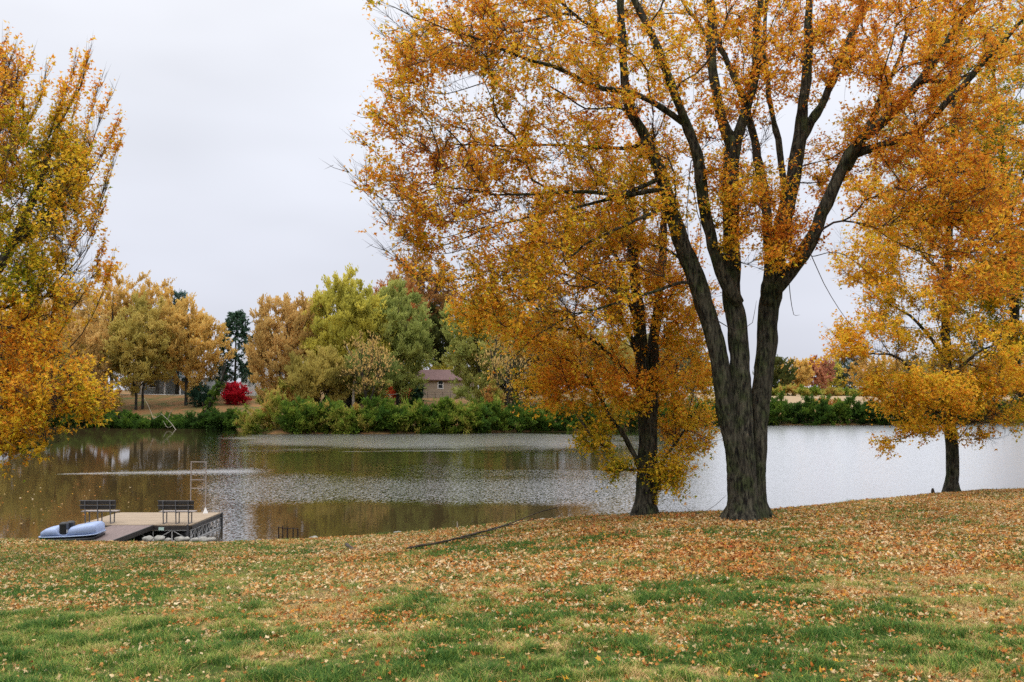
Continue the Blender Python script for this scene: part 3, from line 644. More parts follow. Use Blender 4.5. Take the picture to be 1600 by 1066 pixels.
finish(T, 'maple_tree', 'golden orange maple on a dark straight trunk left of the three-stemmed one', base,
       lambda p: .60 + (vnoise(p / 1.5 + 5) - .5) * .30 + .05 * smooth(7, 11, p[:, 2]) - .13 * smooth(6.5, 4.5, p[:, 2]), per=8, last=1.8, l0=.3, l1=.7, spread=.5, nleaf=10, size=.10, whips=.2, nvar=.12, keep=lambda p: vnoise(p / np.array([1.2, 1.2, .5]) + 3) * .6 + vnoise(p / .4) * .4 > .42, flare=(.5, .35, 4, 1.), ls=.06)

# --- maple at the water's edge on the right
T = Tree(); base = GP(1487, 41.0)
T.limb(pp([(1488, 775), (1484, 700), (1480, 620), (1478, 540), (1480, 440), (1485, 320), (1490, 200), (1495, 80)], 41, 41), .27, .06, False)
for l_, y0, y1, r0 in (
    ([(1480, 640), (1440, 600), (1400, 560), (1340, 550), (1300, 520)], 41, 38, .10),
    ([(1480, 600), (1520, 560), (1570, 530), (1620, 500)], 41, 40, .10),
    ([(1478, 560), (1430, 500), (1380, 470), (1330, 430)], 41, 39.5, .10),
    ([(1478, 500), (1530, 430), (1580, 380)], 41, 42, .10),
    ([(1480, 440), (1430, 380), (1380, 330)], 41, 42, .09),
    ([(1484, 660), (1450, 640), (1420, 680), (1370, 690)], 41, 38, .06),
    ([(1484, 650), (1530, 640), (1580, 660)], 41, 39, .06),
    ([(1485, 350), (1530, 270), (1560, 180)], 41, 41, .09), ([(1486, 300), (1440, 220), (1420, 150)], 41, 41, .08)):
    T.limb(pp(l_, y0, y1), r0, .008)
tg = in_blobs([(1470, 600, 39, 130, 60, 4, 15), (1370, 540, 39, 70, 60, 3, 7), (1560, 560, 40, 80, 70, 4, 10), (1440, 480, 40, 100, 70, 4, 9), (1540, 430, 41, 90, 90, 4, 10), (1400, 410, 41, 70, 60, 3, 4),
                (1480, 310, 41, 100, 100, 4, 7), (1560, 250, 41, 80, 110, 4, 7), (1440, 670, 39, 60, 16, 2, 1.6), (1530, 665, 39.5, 65, 28, 2.5, 5), (1385, 698, 38.5, 25, 14, 1, .5), (1500, 150, 41, 110, 90, 4, 5), (1320, 560, 39, 45, 45, 2, 3), (1355, 400, 40, 60, 60, 2.5, 4), (1360, 300, 40.5, 55, 50, 2.5, 2.5), (1400, 600, 38.5, 60, 50, 2.5, 4), (1360, 440, 40, 45, 60, 2, 2.5), (1385, 320, 41, 50, 60, 3, 3), (1440, 620, 39.5, 90, 40, 3, 5), (1570, 620, 40, 60, 45, 3, 5)], 1300)
T.grow(tg, bf=.3, step=.4, sag=-.02)
finish(T, 'maple_tree', 'yellow-orange maple with a single grey trunk at the water edge on the right', base,
       lambda p: .54 + (vnoise(p / 2.2 + 15) - .5) * .30 + .05 * smooth(9, 5, p[:, 2]), per=8, last=1.9, l0=.3, l1=.8, nleaf=9, size=.14, whips=.2, nvar=.11, keep=lambda p: vnoise(p / np.array([1.8, 1.8, .6]) + 13) * .7 + vnoise(p / .5) * .3 > .45, flare=(.6, .5, 4, 2.), ls=.08)

# --- yellow-green tree at the right edge
T = Tree(); base = GP(1640, 43)
T.limb(pp([(1640, 775), (1625, 700), (1605, 620), (1590, 560), (1588, 450), (1580, 330), (1560, 200), (1545, 60)], 43, 43), .30, .06, False)
for l_ in ([(1590, 560), (1640, 450), (1700, 330)], [(1588, 450), (1540, 350), (1490, 260)], [(1580, 330), (1620, 200), (1640, 60)], [(1600, 610), (1560, 580), (1520, 570), (1480, 560)]):
    T.limb(pp(l_, 43, 43), .1, .02)
tg = in_blobs([(1540, 180, 43, 90, 100, 4, 8), (1560, 300, 43, 80, 90, 4, 9), (1590, 430, 43, 60, 80, 4, 8), (1480, 90, 43, 60, 70, 3, 3), (1680, 300, 43, 90, 230, 4, 9), (1590, 560, 43, 60, 60, 3, 8), (1540, 470, 43, 70, 80, 3, 8), (1440, 300, 44, 70, 90, 3, 6), (1390, 200, 44, 50, 70, 3, 2), (1600, 50, 43, 90, 90, 4, 6), (1600, 650, 42, 40, 20, 2, 1.5)], 1000)
T.grow(tg, bf=.3, step=.4, sag=0)  # right edge
finish(T, 'maple_tree', 'yellow-green tree cut off by the right edge behind the orange foliage', base,
       lambda p: .36 + (vnoise(p / 2.5 + 25) - .5) * .26, per=8, last=1.9, l0=.3, l1=.8, nleaf=9, size=.14, nvar=.1, keep=lambda p: vnoise(p / np.array([1.8, 1.8, .7]) + 3) > .36, ls=.08, flare=(.6, .4, 4, 2.))

# --- tree leaning in from the left edge
T = Tree(); base = GP(-190, 22.5)
T.limb(pp([(-190, 870), (-180, 760), (-150, 640), (-110, 560), (-60, 480), (8, 392), (38, 330), (62, 280), (90, 200), (115, 150), (136, 100)], 22.5, 22), .36, .006, False)
T.limb(pp([(-150, 640), (-140, 520), (-100, 380), (-60, 250), (-20, 160), (10, 90)], 22.5, 23), .25, .006)
for l_, y0, y1, r0 in (
    ([(-110, 560), (-40, 500), (0, 480), (50, 462), (95, 460), (140, 435)], 22.4, 21.5, .08), ([(-120, 590), (-40, 535), (20, 515), (60, 530), (95, 570), (140, 620)], 22.4, 21.2, .07),
    ([(-60, 480), (0, 440), (60, 420), (120, 400)], 22.3, 22.8, .06), ([(-160, 680), (-80, 640), (0, 640), (80, 640), (150, 630)], 22.4, 21.8, .07),
    ([(-165, 700), (-80, 680), (-20, 690), (40, 700), (90, 690)], 22.4, 21, .05), ([(8, 392), (60, 350), (110, 300), (160, 240)], 22.2, 21.8, .05),
    ([(-60, 250), (-10, 220), (20, 160), (30, 100)], 22.8, 22.2, .05), ([(-140, 520), (-220, 350), (-260, 200)], 22.5, 22, .15), ([(-150, 600), (-280, 480), (-380, 400)], 22.5, 23, .12),
    ([(-120, 480), (-140, 250), (-120, 60)], 22.7, 24, .12)):
    T.limb(pp(l_, y0, y1), r0, .007)
sprays(T, [(4, 75), (20, 85), (42, 110), (70, 125), (98, 150), (113, 118), (137, 92), (128, 130), (150, 148), (166, 166), (178, 205), (182, 235), (176, 262), (165, 300), (158, 338), (60, 160), (85, 190), (172, 425), (160, 395)], 21.9, -75, 130, 20)
tg = in_blobs([(10, 240, 22, 45, 100, 2, 5), (-40, 200, 22.5, 80, 130, 3, 5), (85, 290, 21.8, 55, 80, 1.6, 8), (115, 250, 21.8, 35, 60, 1.2, 2), (60, 370, 22, 85, 70, 2, 8), (70, 450, 21.8, 85, 50, 1.8, 8), (30, 520, 22, 85, 60, 2, 7),
                (70, 610, 21.8, 90, 50, 1.8, 8), (120, 640, 21.6, 50, 30, 1, 3), (30, 680, 21.6, 60, 30, 1.2, 4), (20, 705, 21.4, 55, 14, .8, 2), (-180, 300, 23, 180, 260, 4.5, 16), (-250, 500, 23, 140, 140, 4, 7), (10, 120, 22, 35, 45, 1, 2), (-30, 600, 22.5, 90, 90, 2.5, 5)], 1300)
T.grow(tg, bf=.28, step=.26, sag=.16)
finish(T, 'maple_tree', 'gold and green maple leaning into view from the left edge', base,
       lambda p: .50 + .05 * smooth(6, 9, p[:, 2]) + .09 * smooth(11, 12.5, p[:, 2]) + (vnoise(p / 1.3 + 35) - .5) * .24 - .26 * spot(p, 90, 340, .9) - .2 * spot(p, 95, 450, .8) + .12 * spot(p, 40, 540, 1.3) - .1 * spot(p, 110, 250, .9), per=8, last=1.7, l0=.3, l1=.7, spread=.38, nleaf=9, size=.095, up=.7, whips=.3, nvar=.11,
       keep=lambda p: vnoise(p / np.array([.5, .6, 1.1]) + 33) * .6 + vnoise(p / .3) * .4 > .42, flare=(.9, .5, 5, 0.), bare=.08, ls=.045)

# ------------------------------------------------------------------ far trees
def egg(n, c, rx, ry, rz, seed, low=.55, rough=.35):
    v = unit(RNG.normal(size=(n, 3))); r = RNG.random(n) ** (1 / 2.6)
    r = r * (1 - rough + 2 * rough * vnoise(v * 2.1 + seed)); p = v * r[:, None]
    p[:, 0:2] *= np.where(p[:, 2:3] < 0, 1 - low * (p[:, 2:3]) ** 2, 1)
    return c + p * np.array([rx, ry, rz])
_seed = [0]
def far_tree(px, ytop, Yd, wpx, pal, label, bottom=None, ntg=150, stems=1, lean=0, nl=25, size=.46, name='deciduous_tree', rough=.35, up=.9, hollow=1.0, low=.3, group='trees on the far bank', trunk=None, tmean=.5):
    _seed[0] += 7.3; sd = _seed[0]
    base = GP(px, Yd); base[2] -= .15; top = P(px, ytop, Yd)[2]; h = top - base[2]; hw = wpx / 2 / F * Yd * 1.22
    bot = base[2] + h * .16 if bottom is None else P(px, bottom, Yd)[2]
    cz = bot + (top - bot) * .5; T = Tree(8000); r0 = trunk or .018 * h
    dp = min(hw, 5.5)
    for s_ in range(stems):
        ang = s_ * 2 * math.pi / max(stems, 1) + sd; off = np.array([math.cos(ang), math.sin(ang) * .5, 0]) * (hw * .35 if stems > 1 else .0)
        b0 = base + off * .25; T.limb([b0, b0 + [lean * .3, 0, h * .2], b0 + off * .8 + [lean * .7, 0, h * .45], b0 + off * 1.6 + [lean, 0, h * .8]], r0 * (.75 if stems > 1 else 1), r0 * .2, False, .6, .1)
    for k in range(5):
        a = k * 2.4 + sd; z = base[2] + h * (.22 + .09 * k); T.limb([np.array([base[0] + lean * .4, base[1], z]), np.array([base[0] + math.cos(a) * hw * .35, base[1] + math.sin(a) * dp * .3, z + h * .12]), np.array([base[0] + math.cos(a) * hw * .6, base[1] + math.sin(a) * dp * .6, z + h * .3])], r0 * .4, r0 * .12, True, .6, .1)
    tg = egg(int(ntg * 1.7), np.array([base[0] + lean, base[1], cz]), hw, dp, (top - bot) / 2, sd, low, rough)
    T.grow(tg, bf=.3, step=.7, sag=.12, jit=.06)
    return finish(T, name, label, base, lambda p: tmean + (vnoise(p / 2.6 + sd) - .5) * .8, per=5, last=2.6, l0=.7, l1=1.9, nleaf=nl, size=size, tip=.018, thin=.09, ls=.16, up=up, tmpl=T4, mat=FARM[pal], bark=M['bark_far'], group=group, droop=-.5, cap=.12)

def conifer(px, ytop, Yd, wpx, pal, label, tiers=16, top_bare=0):
    base = GP(px, Yd); base[2] -= .1; h = P(px, ytop, Yd)[2] - base[2]; hw = wpx / 2 / F * Yd; T = Tree(8000)
    T.limb([base, base + [0, 0, h * .5], base + [0, 0, h]], .02 * h, .03, False, .6, .05)
    tg = []
    for k in range(tiers):
        z = .14 + .84 * k / tiers; r = hw * (1 - z) ** .6 * RNG.uniform(.7, 1.15) + .25
        for j in range(7):
            a = j * .9 + k * 1.3 + RNG.uniform(-.3, .3); tg.append(base + [math.cos(a) * r * RNG.uniform(.6, 1.1), math.sin(a) * r, h * z + r * .18])
    T.grow(np.array(tg), bf=.1, step=.5, sag=.05, curve=.05)
    finish(T, 'pine_tree', label, base, lambda p: .5 + (vnoise(p / 1.2) - .5) * .8, per=6, last=hw * .9, l0=.4, l1=1.1, nleaf=20, size=.42, tip=.02, thin=.08, ls=.10, up=.1, tmpl=T4, mat=FARM[pal], bark=M['bark_far'], group='trees on the far bank', droop=0, cap=.08)

# left end of the far bank
far_tree(-60, 480, 176, 130, 'tan', 'tan tree on the far bank at the very left edge', ntg=120)
far_tree(60, 520, 172, 120, 'olive', 'olive tree low on the far bank behind the left edge maple', ntg=120, bottom=650, up=.6)
far_tree(130, 500, 176, 90, 'tan', 'brownish tree between the left edge maple and the far lawn', ntg=120, bottom=640, stems=2)
far_tree(120, 500, 240, 200, 'tan', 'wide tan tree far back behind the left shore', ntg=120, bottom=600)
far_tree(480, 500, 240, 120, 'olive', 'olive tree far back between the tan and yellow-green trees', ntg=110, bottom=600)
far_tree(590, 490, 235, 150, 'lime', 'yellow-green tree far back behind the middle trees', ntg=110, bottom=600)
far_tree(830, 500, 235, 150, 'grey', 'grey-green tree far back right of the cabin', ntg=110, bottom=600)
far_tree(1000, 545, 240, 120, 'tan', 'tan tree far back left of the dark maple trunk', ntg=110, bottom=610)
far_tree(20, 470, 182, 150, 'gold', 'golden tree on the far bank behind the left edge maple', ntg=150)
far_tree(95, 455, 186, 120, 'tan', 'tan tree on the far bank just right of the left edge maple', ntg=140, stems=2, tmean=.4)
far_tree(175, 424, 196, 145, 'gold', 'tallest golden tree of the group behind the lawn on the far bank', ntg=190, stems=2, up=1.3)
far_tree(246, 442, 200, 70, 'gold', 'narrow golden tree top between the tallest gold tree and the blue spruce', ntg=110, up=1.4)
conifer(278, 450, 205, 46, 'blue', 'blue-green spruce top poking up behind the golden trees')
far_tree(218, 474, 176, 96, 'olive', 'olive-yellow tree with a forked dark trunk on the far lawn', bottom=622, ntg=190, stems=2, up=.4, low=.1)
far_tree(292, 476, 180, 92, 'gold', 'orange-gold round tree with a short dark trunk on the far lawn', bottom=612, ntg=160, up=.9, low=.1)
conifer(368, 486, 188, 84, 'pine', 'dark green pine standing above the crimson bush', tiers=22)
far_tree(450, 462, 162, 108, 'tan', 'tan feathery tree right of the dark pine on the far bank', bottom=635, ntg=210, stems=3, up=1.3, low=.2)
far_tree(547, 438, 160, 112, 'lime', 'bright yellow-green tree in the middle of the far bank', bottom=610, ntg=330, stems=3, up=1.2, rough=.22, low=.2)
far_tree(500, 548, 152, 84, 'olive', 'low brownish tree in front of the bright yellow-green tree', bottom=640, ntg=100, stems=3, up=1., tmean=.30)
far_tree(582, 556, 153, 66, 'green', 'low olive tree behind the pale bare snag', bottom=640, ntg=90, stems=2, up=.7, tmean=.35)
far_tree(622, 445, 162, 92, 'green', 'pale green tree between the yellow-green tree and the brown cabin', bottom=618, ntg=200, up=.8, low=.1)
far_tree(618, 424, 186, 80, 'rust', 'rusty crown showing left of the tallest dark oak', tmean=.7, ntg=120, up=.5, rough=.2)
far_tree(655, 408, 205, 98, 'rust', 'tall dark oak with a rust red top behind the brown cabin', bottom=560, ntg=220, up=.4, tmean=.62, rough=.25)
far_tree(680, 470, 204, 60, 'dark', 'dark green lower tree against the tall oak', ntg=120, up=.4, bottom=578)
far_tree(752, 452, 158, 100, 'green', 'pale olive-green tree just right of the brown cabin', bottom=640, ntg=210, stems=2, up=.7, low=.1, tmean=.6)
far_tree(805, 470, 166, 110, 'grey', 'grey-green half bare tree right of the pale olive-green one', bottom=640, ntg=160, stems=2, up=1., tmean=.5)
far_tree(870, 500, 172, 100, 'tan', 'brownish tree behind the low branches of the dark-trunk maple', ntg=130)
far_tree(940, 520, 180, 100, 'olive', 'olive tree on the far bank left of the dark maple trunk', ntg=120)
far_tree(1050, 530, 190, 110, 'grey', 'dull grey-green tree on the far bank between the two big trunks', ntg=120)
far_tree(690, 572, 205, 40, 'lime', 'small yellow-green tree behind the roof of the brown cabin', ntg=60, up=1., size=.35)
for px, yt, Yd, wd in ((575, 520, 149, 60), (790, 500, 150, 70)):
    far_tree(px, yt, Yd, wd, 'tan', 'nearly bare small tree with twiggy grey branches on the middle bank' if px < 600 else 'nearly bare small tree right of the cabin among the bank shrubs', ntg=60, nl=2, stems=3, up=.8, bottom=630)
# distance on the right
for (px, yt, Yd, wd, pal, lab) in (
    (1120, 560, 330, 70, 'dark', 'dark distant tree seen between the stems of the big maple'),
    (1212, 558, 330, 44, 'dark', 'dark green distant tree just right of the big trunk'),
    (1243, 562, 350, 40, 'gold', 'pale orange distant tree between the dark green and red-brown ones'),
    (1272, 560, 360, 38, 'pinkbrown', 'red-brown distant tree beyond the pale field'),
    (1302, 565, 400, 30, 'lime', 'small pale yellow distant tree right of the red-brown one'),
    (1325, 560, 400, 44, 'blue', 'blue-green distant tree beyond the pale field'),
    (1368, 556, 360, 60, 'gold', 'golden distant tree half behind the water edge maple'),
    (1430, 552, 370, 70, 'grey', 'greyish distant tree behind the middle of the water edge maple'),
    (1500, 548, 360, 80, 'olive', 'olive distant tree behind the trunk of the water edge maple'),
    (1575, 550, 350, 80, 'gold', 'golden distant tree beyond the water at the right edge')):
    far_tree(px, yt, Yd, wd * 1.2, pal, lab, bottom=617, ntg=90, size=.75, nl=14, group='distant trees beyond the field', up=.5, rough=.3)

# ------------------------------------------------------------------ bank shrubs
def shrub(px, Yd, wpx, hpx, tmean, label, name='shrub', mat=None, group='shrubs along the far bank', ntg=80, size=.36, nl=15, dz=-.6):
    _seed[0] += 3.1; sd = _seed[0]; base = GP(px, Yd); base[2] += dz; h = hpx / F * Yd; hw = wpx / 2 / F * Yd; T = Tree(3000)
    for k in range(4):
        a = k * 1.7 + sd; T.limb([base, base + [math.cos(a) * hw * .3, math.sin(a) * .5, h * .35], base + [math.cos(a) * hw * .6, math.sin(a) * .9, h * .6]], .06, .02, False, .5, .05)
    tg = egg(ntg, base + [0, 0, h * .46], hw, min(hw, 2.4), h * .54, sd, .0, .3)
    T.grow(tg, bf=.2, step=.5, sag=.05, jit=.05)
    return finish(T, name, label, base, lambda p: tmean + (vnoise(p / 1.6 + sd) - .5) * .5, 'shrub', per=6, last=1.4, l0=.3, l1=.9, nleaf=nl, size=size, tip=.012, thin=.05, ls=.12, up=.5, tmpl=T4, mat=mat or M['bush'], bark=M['bark_far'], group=group, droop=-.2, cap=.05)
Yof = lambda px: float(np.interp((px - 800) / F * 155, FX, FY))
def shore_y(px):
    y = 150.
    for _ in range(8): y = float(np.interp((px - 800) / F * y, FX, FY))
    return y
k = 0
for px in list(range(-30, 200, 38)):
    shrub(px, shore_y(px) + .5, 60, 30 + 8 * math.sin(px), .34, 'dark shrub among those crowding the left shore under the gold maple', group='dark shrubs on the left shore')
for px in range(205, 372, 27):
    shrub(px, shore_y(px) + .4, 44, (16 if px < 250 else 22 if px < 300 else 30) + 3 * math.sin(px), .22, 'low dark green shrub in the row below the far lawn', group='low shrubs below the far lawn')
shrub(560, 166, 60, 44, .65, 'tan shrub under the trees left of the long pale log', group=None)
shrub(600, 175, 50, 30, .8, 'orange brown shrub before the peach house', group=None)
shrub(430, 172, 50, 40, .6, 'olive shrub in front of the white house', group=None)
shrub(398, 141, 58, 52, .62, 'yellow-green shrub at the left end of the high shrub row', size=.3, ntg=80)
shrub(430, 142, 58, 58, .74, 'tan speckled shrub beside the yellow-green one on the far bank', size=.3, ntg=80)
rr = RNG.random(60)
for i, px in enumerate(range(462, 800, 26)):
    shrub(px, shore_y(px) + .4 + 1.2 * rr[i], 60, 42 + 20 * rr[i + 20], .52 + .14 * math.sin(i * 2.1), 'dense green shrub in the unbroken row along the middle of the far bank', group='green shrubs on the middle bank')
shrub(742, 146, 46, 50, .58, 'bright yellow-green shrub below the brown cabin')
shrub(772, 149, 36, 76, .95, 'rust brown shrub standing above the green row right of the cabin')
for i, px in enumerate(range(812, 1190, 34)):
    shrub(px, shore_y(px) + .4, 62, 44 + 12 * rr[i + 30], .30 + .1 * math.sin(i * 1.7), 'green shrub of the bank row glimpsed behind the two big trunks', group='green shrubs behind the big trunks')
for i, px in enumerate(range(1190, 1640, 27)):
    shrub(px, shore_y(px) + .4 + rr[i] * 1.0, 54, 37 + 11 * rr[i + 12], (.30 if px < 1350 else .18) + .08 * math.sin(i * 1.9), 'green shrub in the low row along the right-hand far shore', group='low shrubs on the right far shore')
for i, px in enumerate(range(1205, 1620, 30)): shrub(px, 290 + 8 * math.sin(i * 2.), 44, 17 + 4 * math.sin(i * 1.3), .70 + .12 * math.sin(i * 2.7), 'dull brown brush in the hedge across the pale field', group='brush hedge beyond the field', ntg=40, size=.6)
shrub(1292, 193, 46, 22, .95, 'reddish brown brush above the shrub row before the pale field', ntg=40)
shrub(368, 180, 43, 32, .4, 'rounded crimson bush on the far lawn beside the white house', name='burning_bush', mat=FARM['red'], group=None, ntg=110, size=.34, nl=14, dz=.0)
shrub(622, 168, 34, 40, .4, 'scarlet and yellow shrub left of the brown cabin', mat=FARM['scarlet'], group=None, ntg=50)
shrub(650, 170, 24, 30, .5, 'blue-green evergreen shrub beside the brown cabin', mat=FARM['pine'], group=None, ntg=50)
shrub(172, 172, 46, 42, .9, 'rust orange shrub at the left end of the far lawn', group=None, ntg=50)
shrub(645, 158, 40, 18, .1, 'low dark green mound of shrub under the evergreen by the cabin', group=None, ntg=40)
shrub(318, 178, 46, 34, .12, 'dark low evergreen shrub left of the crimson bush', mat=FARM['pine'], group=None, ntg=50)
shrub(462, 158, 40, 70, .78, 'tall sparse tan shrub at the foot of the feathery tan tree', group=None, ntg=50)

# --- ivy-covered leaning trunk
base = GP(320, 168); T = Tree(3000); T.limb([base, base + [1.2, 0, 2.6], base + [2.4, 0, 5.2], base + [3.6, 0, 9.0]], .42, .12, False, .4, .08)
for l_ in ([(2.4, 0, 5.2), (4.2, 0, 6.5), (5.6, 0, 8.5)], [(2.2, 0, 4.8), (1.6, .3, 6.8), (.6, .3, 8.6)], [(3., 0, 7), (3.2, 0, 9), (4.6, 0, 11)]): T.limb([base + q for q in l_], .16, .04, True, .4, .08)
v = unit(RNG.normal(size=(90, 3))); tt = RNG.random(90) * 1.05; tg = base + np.stack([tt * 2.4, 0 * tt, tt * 5.2], 1) + v * [.75, .7, .4]; tg[:, 2] = np.maximum(tg[:, 2], base[2] + .3)
T.grow(tg, bf=.1, step=.3, sag=0)
finish(T, 'ivy_covered_tree', 'leaning broken trunk wrapped in green ivy on the far lawn edge', base, lambda p: .38 + (vnoise(p) - .5) * .2, per=5, last=.8, l0=.15, l1=.4, nleaf=8, size=.3, tip=.012, thin=.08, ls=.1, tmpl=T4, mat=M['bush'], bark=M['bark_far'], group=None)

# --- dead wood
def deadwood(name, label, limbs, mat, cat, base, tip=.01, twigs=None, group=None):
    T = Tree(6000); first = True
    for l_, r0, r1 in limbs: T.limb(l_, r0, r1, not first, .2, .03); first = False
    if twigs is not None: T.grow(twigs, bf=.1, step=.25, sag=.02)
    T.radii(tip, cap=.04); (V, Fq), (V2, F2) = T.wood(0)
    if len(V2): V, Fq = np.concatenate([V, V2]), np.concatenate([Fq, F2 + len(V)])
    o = npmesh(name, V, Fq, mat, smooth_=True, off=base, label=label, cat=cat, group=group); o.location = base; return o
b_ = GP(552, 152)
deadwood('dead_tree', 'pale bare snag standing before the yellow-green tree', [([b_, P(552, 610, 152), P(554, 580, 152), P(549, 558, 152), P(541, 540, 152)], .28, .06), ([P(554, 590, 152), P(538, 596, 152), P(530, 585, 152)], .1, .04), ([P(553, 600, 152), P(565, 590, 152), P(570, 575, 152)], .1, .03)], M['twig_pale'], 'dead tree', b_)
b_ = P(262, 662, 158); b_[2] = -.1
deadwood('driftwood', 'pale dead branches sticking out of the water below the far lawn', [([P(277, 674, 155), P(268, 662, 157), P(258, 652, 159), P(250, 645, 160)], .05, .02), ([P(270, 665, 157), P(262, 668, 156), P(255, 658, 157)], .04, .02), ([P(262, 656, 158), P(266, 645, 158), P(270, 640, 158)], .05, .02), ([P(240, 655, 159), P(232, 635, 160), P(225, 622, 161)], .04, .02)], M['twig_pale'], 'driftwood', b_)
b_ = GP(594, 161)
deadwood('fallen_log', 'long pale fallen log lying behind the green shrub row', [([P(590, 615, 160), P(605, 617, 160), P(620, 616, 160), P(632, 612, 160)], .10, .05)], M['twig_pale'], 'log', b_)

# ------------------------------------------------------------------ houses
M['white'] = plain('white_siding', (.72, .72, .72), .6, .06, 1.2); M['greywall'] = plain('grey_siding', (.24, .27, .29), .6, .12, 1.2)
M['tanwall'] = plain('tan_siding', (.27, .22, .17), .7, .12, 1.0, stretch=(.3, .3, 6)); M['roofbrown'] = plain('brown_shingles', (.13, .075, .07), .85, .2, 3); M['roofgrey'] = plain('grey_shingles', (.32, .32, .34), .85, .15, 3)
M['peach'] = plain('peach_siding', (.46, .33, .25), .7, .1, 1.0); M['glass'] = plain('window_glass', (.03, .035, .045), .08, .1, 1, spec=.6); M['trim'] = plain('white_trim', (.78, .78, .78), .5, .04, 2)
def house(name, label, x0, x1, y0, y1, z0, wall_h, roof_h, wm, rm, wins=(), door=None, posts=(), cat='house', ridge='x', over=.5, chimney=None):
    base = np.array([(x0 + x1) / 2, (y0 + y1) / 2, z0]); root = empty(name, base, label, cat); zt = z0 + wall_h
    w_ = MB(); V = [(x0, y0, z0 - 1), (x1, y0, z0 - 1), (x1, y1, z0 - 1), (x0, y1, z0 - 1), (x0, y0, zt), (x1, y0, zt), (x1, y1, zt), (x0, y1, zt)]; Fq = [(0, 1, 5, 4), (1, 2, 6, 5), (2, 3, 7, 6), (3, 0, 4, 7), (4, 5, 6, 7)]
    if ridge == 'x': V += [(x0, (y0 + y1) / 2, zt + roof_h), (x1, (y0 + y1) / 2, zt + roof_h)]; Fq += [(4, 8, 7), (5, 6, 9)]
    else: V += [((x0 + x1) / 2, y0, zt + roof_h), ((x0 + x1) / 2, y1, zt + roof_h)]; Fq += [(4, 5, 8), (6, 7, 9)]
    w_.add(V, Fq); w_.build('wall', wm, root, off=base)
    r = MB()
    th = .16
    if ridge == 'x':
        ym = (y0 + y1) / 2; s_ = roof_h / (ym - y0)
        for sg, ye in ((-1, y0 - over), (1, y1 + over)):
            ze = zt - over * s_; a = [(x0 - over, ye, ze), (x1 + over, ye, ze), (x1 + over, ym, zt + roof_h), (x0 - over, ym, zt + roof_h)]
            V = [(p[0], p[1], p[2] + .02) for p in a] + [(p[0], p[1], p[2] + .02 + th) for p in a]; r.add(V, [(0, 3, 2, 1), (4, 5, 6, 7), (0, 1, 5, 4), (1, 2, 6, 5), (2, 3, 7, 6), (3, 0, 4, 7)])
    else:
        xm = (x0 + x1) / 2; s_ = roof_h / (xm - x0)
        for xe in (x0 - over, x1 + over):
            ze = zt - over * s_; a = [(xe, y0 - over, ze), (xm, y0 - over, zt + roof_h), (xm, y1 + over, zt + roof_h), (xe, y1 + over, ze)]
            V = [(p[0], p[1], p[2] + .02) for p in a] + [(p[0], p[1], p[2] + .02 + th) for p in a]; r.add(V, [(0, 3, 2, 1), (4, 5, 6, 7), (0, 1, 5, 4), (1, 2, 6, 5), (2, 3, 7, 6), (3, 0, 4, 7)])
    ro = r.build('roof', rm, root, off=base)
    if chimney: MB().box((chimney[0] - .4, chimney[1] - .4, zt), (chimney[0] + .4, chimney[1] + .4, zt + roof_h + .8), .03).build('chimney', M['tanwall'], ro, off=base)
    for (wx_, wz, ww, wh) in wins:
        f = MB(); t_ = .11
        f.box((wx_ - ww / 2 - t_, y0 - .07, wz - t_), (wx_ - ww / 2, y0 + .02, wz + wh + t_)); f.box((wx_ + ww / 2, y0 - .07, wz - t_), (wx_ + ww / 2 + t_, y0 + .02, wz + wh + t_))
        f.box((wx_ - ww / 2, y0 - .068, wz - t_), (wx_ + ww / 2, y0 + .02, wz)); f.box((wx_ - ww / 2, y0 - .068, wz + wh), (wx_ + ww / 2, y0 + .02, wz + wh + t_)); f.box((wx_ - ww / 2, y0 - .05, wz + wh / 2 - .03), (wx_ + ww / 2, y0 + .02, wz + wh / 2 + .03))
        fo = f.build('window', M['trim'], root, off=base); MB().box((wx_ - ww / 2, y0 - .03, wz), (wx_ + ww / 2, y0 - .012, wz + wh)).build('pane', M['glass'], fo, off=base)
    if door: MB().box((door[0] - door[2] / 2, y0 - .05, z0), (door[0] + door[2] / 2, y0 - .004, z0 + door[1]), .02).build('door', M['trim'], root, off=base)
    for px_ in posts: MB().box((px_ - .14, y0 - 1.6, z0 - .8), (px_ + .14, y0 - 1.32, zt - .12), .02).build('post', M['trim'], root, off=base)
    return root
X = lambda px, Y: (px - 800) / F * Y
z_ = P(0, 622, 190)[2]
house('brown_cabin', 'small tan cabin with brown roof and one white-framed window', X(650, 190), X(745, 190), 190, 197, z_, 3.55, 1.75, M['tanwall'], M['roofbrown'], wins=((X(688.5, 190), P(0, 607, 190)[2], .85, 1.45),), cat='cabin', chimney=None)
z_ = P(0, 616, 196)[2]
house('white_house', 'tall white house behind the crimson bush and tan tree', X(378, 196), X(470, 196), 196, 206, z_, 6.0, 3.4, M['white'], M['roofgrey'], wins=((X(405, 196), z_ + 3.6, 1.1, 1.5), (X(440, 196), z_ + 3.6, 1.1, 1.5), (X(425, 196), z_ + .9, 1.1, 1.5)), ridge='x')
z_ = P(0, 613, 206)[2]
house('grey_house', 'low grey house with white porch posts behind the far lawn trees', X(205, 206), X(335, 206), 206, 215, z_, 3.2, 2.6, M['greywall'], M['roofgrey'], wins=((X(240, 206), z_ + 1, 1.6, 1.3), (X(312, 206), z_ + 1, 1.6, 1.3)), door=(X(279, 206), 2.1, 1.0), posts=(X(226, 206), X(262, 206), X(279, 206) + .9, X(300, 206)))
z_ = P(0, 612, 208)[2]
house('peach_house', 'low peach house glimpsed under the yellow-green trees', X(545, 208), X(625, 208), 208, 216, z_, 2.7, 1.8, M['peach'], M['roofbrown'])
